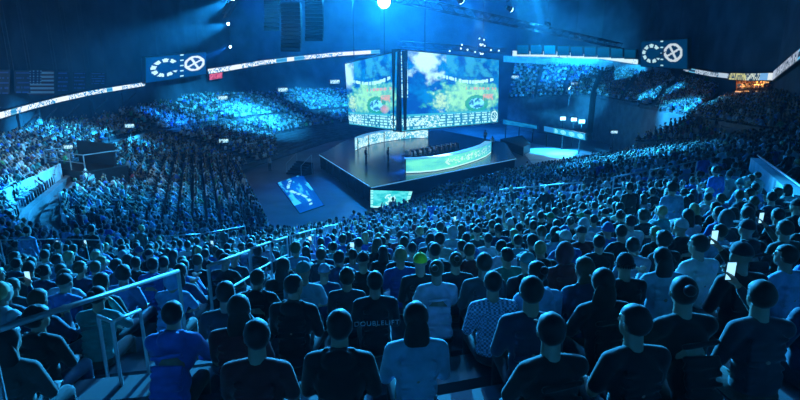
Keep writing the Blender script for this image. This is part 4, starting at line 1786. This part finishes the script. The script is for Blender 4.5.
TP = {(l, p_): template(l, p_) for l in (1, 2) for p_ in ('lap', 'lean', 'clap', 'up', 'stand', 'cross')}


def crowd_mesh(name, items, label, group=None):
    """items: (x, y, z, rz, lod)"""
    AV, AT, AC = [], [], []
    base_ = 0
    r = random.Random(77)
    pc = [np.array(c[1]) for c in PALC]
    hc_ = [np.array(c[1]) for c in HC]
    wts = [22, 10, 12, 20, 12, 10, 8, 4, 2, 2]
    for (x, y, z, rz, lod) in items:
        po = r.choices(['lap', 'lean', 'clap', 'up', 'stand', 'cross'], [30, 18, 14, 5, 3, 20])[0]
        v, t, c = TP[(lod, po)]
        sc_ = r.uniform(.95, 1.05)
        ca, sa = math.cos(rz), math.sin(rz)
        vv = np.empty_like(v)
        vv[:, 0] = (v[:, 0] * ca - v[:, 1] * sa) * sc_ + x
        vv[:, 1] = (v[:, 0] * sa + v[:, 1] * ca) * sc_ + y
        vv[:, 2] = v[:, 2] * sc_ + z
        skin = np.array((.42, .27, .20)) * r.uniform(.45, 1.3)
        cap_ = r.random() < .14
        hair = r.choices(pc, wts)[0] if cap_ else r.choices(hc_, HW)[0]
        shirt = r.choices(pc, wts)[0] * r.uniform(.8, 1.2)
        tr = np.array(r.choice([(.02, .025, .04), (.015, .015, .017), (.05, .07, .13)]))
        tab = np.stack([skin, hair, shirt, tr])
        AV.append(vv)
        AT.append(t + base_)
        AC.append(tab[c])
        base_ += len(v)
    Vv, Tt, Cc = np.concatenate(AV), np.concatenate(AT), np.concatenate(AC)
    me = bpy.data.meshes.new(name)
    me.vertices.add(len(Vv))
    me.vertices.foreach_set('co', Vv.ravel())
    me.loops.add(len(Tt) * 3)
    me.loops.foreach_set('vertex_index', Tt.ravel())
    me.polygons.add(len(Tt))
    me.polygons.foreach_set('loop_start', np.arange(0, len(Tt) * 3, 3, dtype=np.int32))
    me.polygons.foreach_set('use_smooth', np.ones(len(Tt), dtype=bool))
    me.materials.append(M['crowd'])
    at = me.color_attributes.new('Col', 'FLOAT_COLOR', 'POINT')
    at.data.foreach_set('color', np.concatenate([Cc, np.ones((len(Cc), 1))], 1).astype(np.float32).ravel())
    me.update(calc_edges=True)
    me.validate()
    o = link(bpy.data.objects.new(name, me))
    tag(o, label, 'crowd', group, kind='stuff')
    print(name, len(items), len(Vv))
    return o


items = []
for s in SEATS:
    if id(s) in far_ids: continue
    x, y, z, nn, d, hx, hy, kk, ss = s
    if rnd.random() < .07: continue
    if hx < -25 or hx > 825: 
        if rnd.random() < .5: continue
    aim = math.atan2(62 - y, 4 - x) - PI / 2
    items.append((x, y, z, aim + rnd.uniform(-.2, .2), 1 if d < 34 else 2))
for (fl, fr_, br, bl, rows) in PATCH:
    f0, stp0, stp1 = fl, (bl - fl) / rows, (br - fr_) / rows
    for k in range(rows):
        a = fl + (bl - fl) * ((k + .72) / rows)
        b = fr_ + (br - fr_) * ((k + .72) / rows)
        a.z = (fl + stp0 * k).z
        b.z = (fr_ + stp1 * k).z
        n_ = int((b.xy - a.xy).length / .56)
        for i in range(n_):
            if rnd.random() < .06: continue
            if abs(i / n_ - .34) < .02 or abs(i / n_ - .68) < .02: continue
            c_ = a.lerp(b, (i + .5) / n_)
            aim = math.atan2(62 - c_.y, 4 - c_.x) - PI / 2
            items.append((c_.x, c_.y, c_.z, aim + rnd.uniform(-.2, .2), 2))
cs, bk = SUITE
for i in range(14):
    p = cs[0].lerp(cs[1], (i + .5) / 14) + bk * rnd.uniform(.25, .8)
    items.append((p.x, p.y, p.z + rnd.uniform(-.1, .1), PI / 2 + rnd.uniform(-.3, .3) + .8, 2))
crowd_mesh('audience_crowd', items, 'thousands of seated spectators filling the side, near and far stands')

# ------------------------------------------------------------------ players and crew on the stage
def stage_chair(loc, rz, lab):
    e = empty('gaming_chair', loc, rz)
    MB().box((0, 0, .45), (.5, .5, .09)).build('seat', M['black'], e, bevel=.02)
    MB().box((0, -.27, .85), (.5, .09, .8), Euler((-.1, 0, 0)).to_matrix()).build('backrest', M['black'], e, bevel=.02)
    MB().tube((0, 0, .1), (0, 0, .42), .04).build('column', M['steel'], e)
    mb = MB()
    for k in range(5):
        a = k * 2 * PI / 5
        mb.tube((0, 0, .12), (.3 * math.cos(a), .3 * math.sin(a), .05), .03, .02)
    mb.build('star_base', M['steel'], e)
    for s in (-1, 1): MB().box((.29 * s, .02, .66), (.06, .3, .04)).box((.29 * s, -.05, .55), (.04, .06, .2)).build('armrest', M['black'], e)
    tag(e, lab, 'chair', 'gaming chairs on the stage')


def monitor(loc, rz, lab, mcol):
    e = empty('monitor', loc, rz)
    MB().box((0, 0, .35), (.58, .04, .36)).build('casing', M['pale'], e, bevel=.006)
    MB().box((0, .022, .35), (.54, .004, .32)).build('display', mcol, e)
    MB().tube((0, 0, .02), (0, 0, .2), .02).build('stand', M['black'], e)
    MB().box((0, 0, .01), (.22, .18, .02)).build('base', M['black'], e)
    tag(e, lab, 'monitor', 'monitors on the stage desks')


mscr = mat('monitor_glow', (1, 1, 1), .4, emit=1.6, ecol=(.55, .8, 1))
SEQ = ['first', 'second', 'third', 'fourth', 'fifth', 'sixth', 'seventh', 'eighth', 'ninth', 'tenth']
# ten players behind two straight tables at the centre of the stage
for i in range(10):
    px = 411 + i * 4.7 + (3 if i > 4 else 0)
    py = 161.5 - i * .95
    g0 = onz(px, py, ZS)
    rz = R(135)
    fwd = Vector((-math.sin(rz), math.cos(rz), 0))
    rz2 = rz + PI * 0
    shc = (.75, .78, .8) if i % 3 else (.5, .55, .6)
    person(2 if i % 2 else 0, 'short', g0, rz2, shc if i < 5 else (.05, .07, .12), (.02, .015, .01),
           'player seated at the stage table, %s of ten along it from the cube side' % SEQ[i], 'players on the stage')
    stage_chair(g0, rz2, 'black gaming chair under the %s stage player from the cube side' % SEQ[i])
g0, g1 = onz(410, 161.5, ZS), onz(459, 152, ZS)
rz = R(135)
fwd = Vector((-math.sin(rz), math.cos(rz), 0))
for j, (t0_, t1_, l_) in enumerate(((-.02, .47, 'dark players table, half closer to the side stand'), (.52, 1.0, 'dark players table, half further from the side stand'))):
    a, b = g0.lerp(g1, t0_) + fwd * .85, g0.lerp(g1, t1_) + fwd * .85
    c_ = (a + b) / 2
    e = empty('table', c_, math.atan2(b.y - a.y, b.x - a.x))
    Lh = (b - a).length / 2
    MB().box((0, 0, .73), (Lh * 2, .7, .05)).build('tabletop', M['black'], e)
    for sx in (-1, 1):
        for sy in (-1, 1): MB().box((sx * (Lh - .1), sy * .28, .35), (.06, .06, .70)).build('leg', M['black'], e)
    tag(e, l_, 'table', 'player tables')
for i in range(10):
    t = (i + .5) / 10
    c_ = g0.lerp(g1, t) + fwd * 1.0
    monitor((c_.x, c_.y, ZS + .756), rz + PI, 'monitor in front of the %s stage player from the cube side' % SEQ[i], mscr)
CREW = [(366, 163, (.02, .03, .04), 'dark-clothed crew member standing alone on the stage near its back desk'), (388, 163, (.02, .03, .05), 'dark-clothed crew member standing on the stage under the near edge of the cube'),
        (485, 142, (.5, .35, .3), 'person in a light warm-toned top standing at the far end of the stage'), (492, 149, (.7, .8, .85), 'person in white standing by the far end of the long glowing desk'),
        (270, 171, (.4, .45, .5), 'person in grey standing on the dark floor by the side stand front')]
for (px, py, c_, l_) in CREW:
    z_ = ZS if px > 300 else 0
    p = onz(px, py, z_)
    person(10, 'short', p, rnd.uniform(0, 6), c_, (.02, .015, .01), l_, 'people standing on the stage and floor')
# ------------------------------------------------------------------ haze
HAZE = .0030
m = bpy.data.materials.new('haze')
m.use_nodes = True
nt = m.node_tree
nt.nodes.clear()
out = nt.nodes.new('ShaderNodeOutputMaterial')
vsn = nt.nodes.new('ShaderNodeVolumeScatter')
vsn.inputs['Color'].default_value = (.35, .7, 1, 1)
vsn.inputs['Density'].default_value = HAZE
vsn.inputs['Anisotropy'].default_value = .25
tcn = nt.nodes.new('ShaderNodeTexCoord')
mp = nt.nodes.new('ShaderNodeMapping')
mp.vector_type = 'POINT'
mp.inputs['Location'].default_value = (-1 / 42, -70 / 42, -26 / 30)
mp.inputs['Scale'].default_value = (1 / 42, 1 / 42, 1 / 30)
gr = nt.nodes.new('ShaderNodeTexGradient')
gr.gradient_type = 'QUADRATIC_SPHERE'
ma = nt.nodes.new('ShaderNodeMath')
ma.operation = 'MULTIPLY_ADD'
ma.inputs[1].default_value = .011
ma.inputs[2].default_value = .0004
nt.links.new(tcn.outputs['Object'], mp.inputs['Vector'])
nt.links.new(mp.outputs[0], gr.inputs[0])
nt.links.new(gr.outputs['Fac'], ma.inputs[0])
nt.links.new(ma.outputs[0], vsn.inputs['Density'])
nt.links.new(vsn.outputs[0], out.inputs['Volume'])
o = MB().box((0, 60, 17), (140, 160, 33.5)).build('haze', m)
tag(o, 'thin stage haze filling the arena and catching the blue beams', 'haze', kind='stuff')
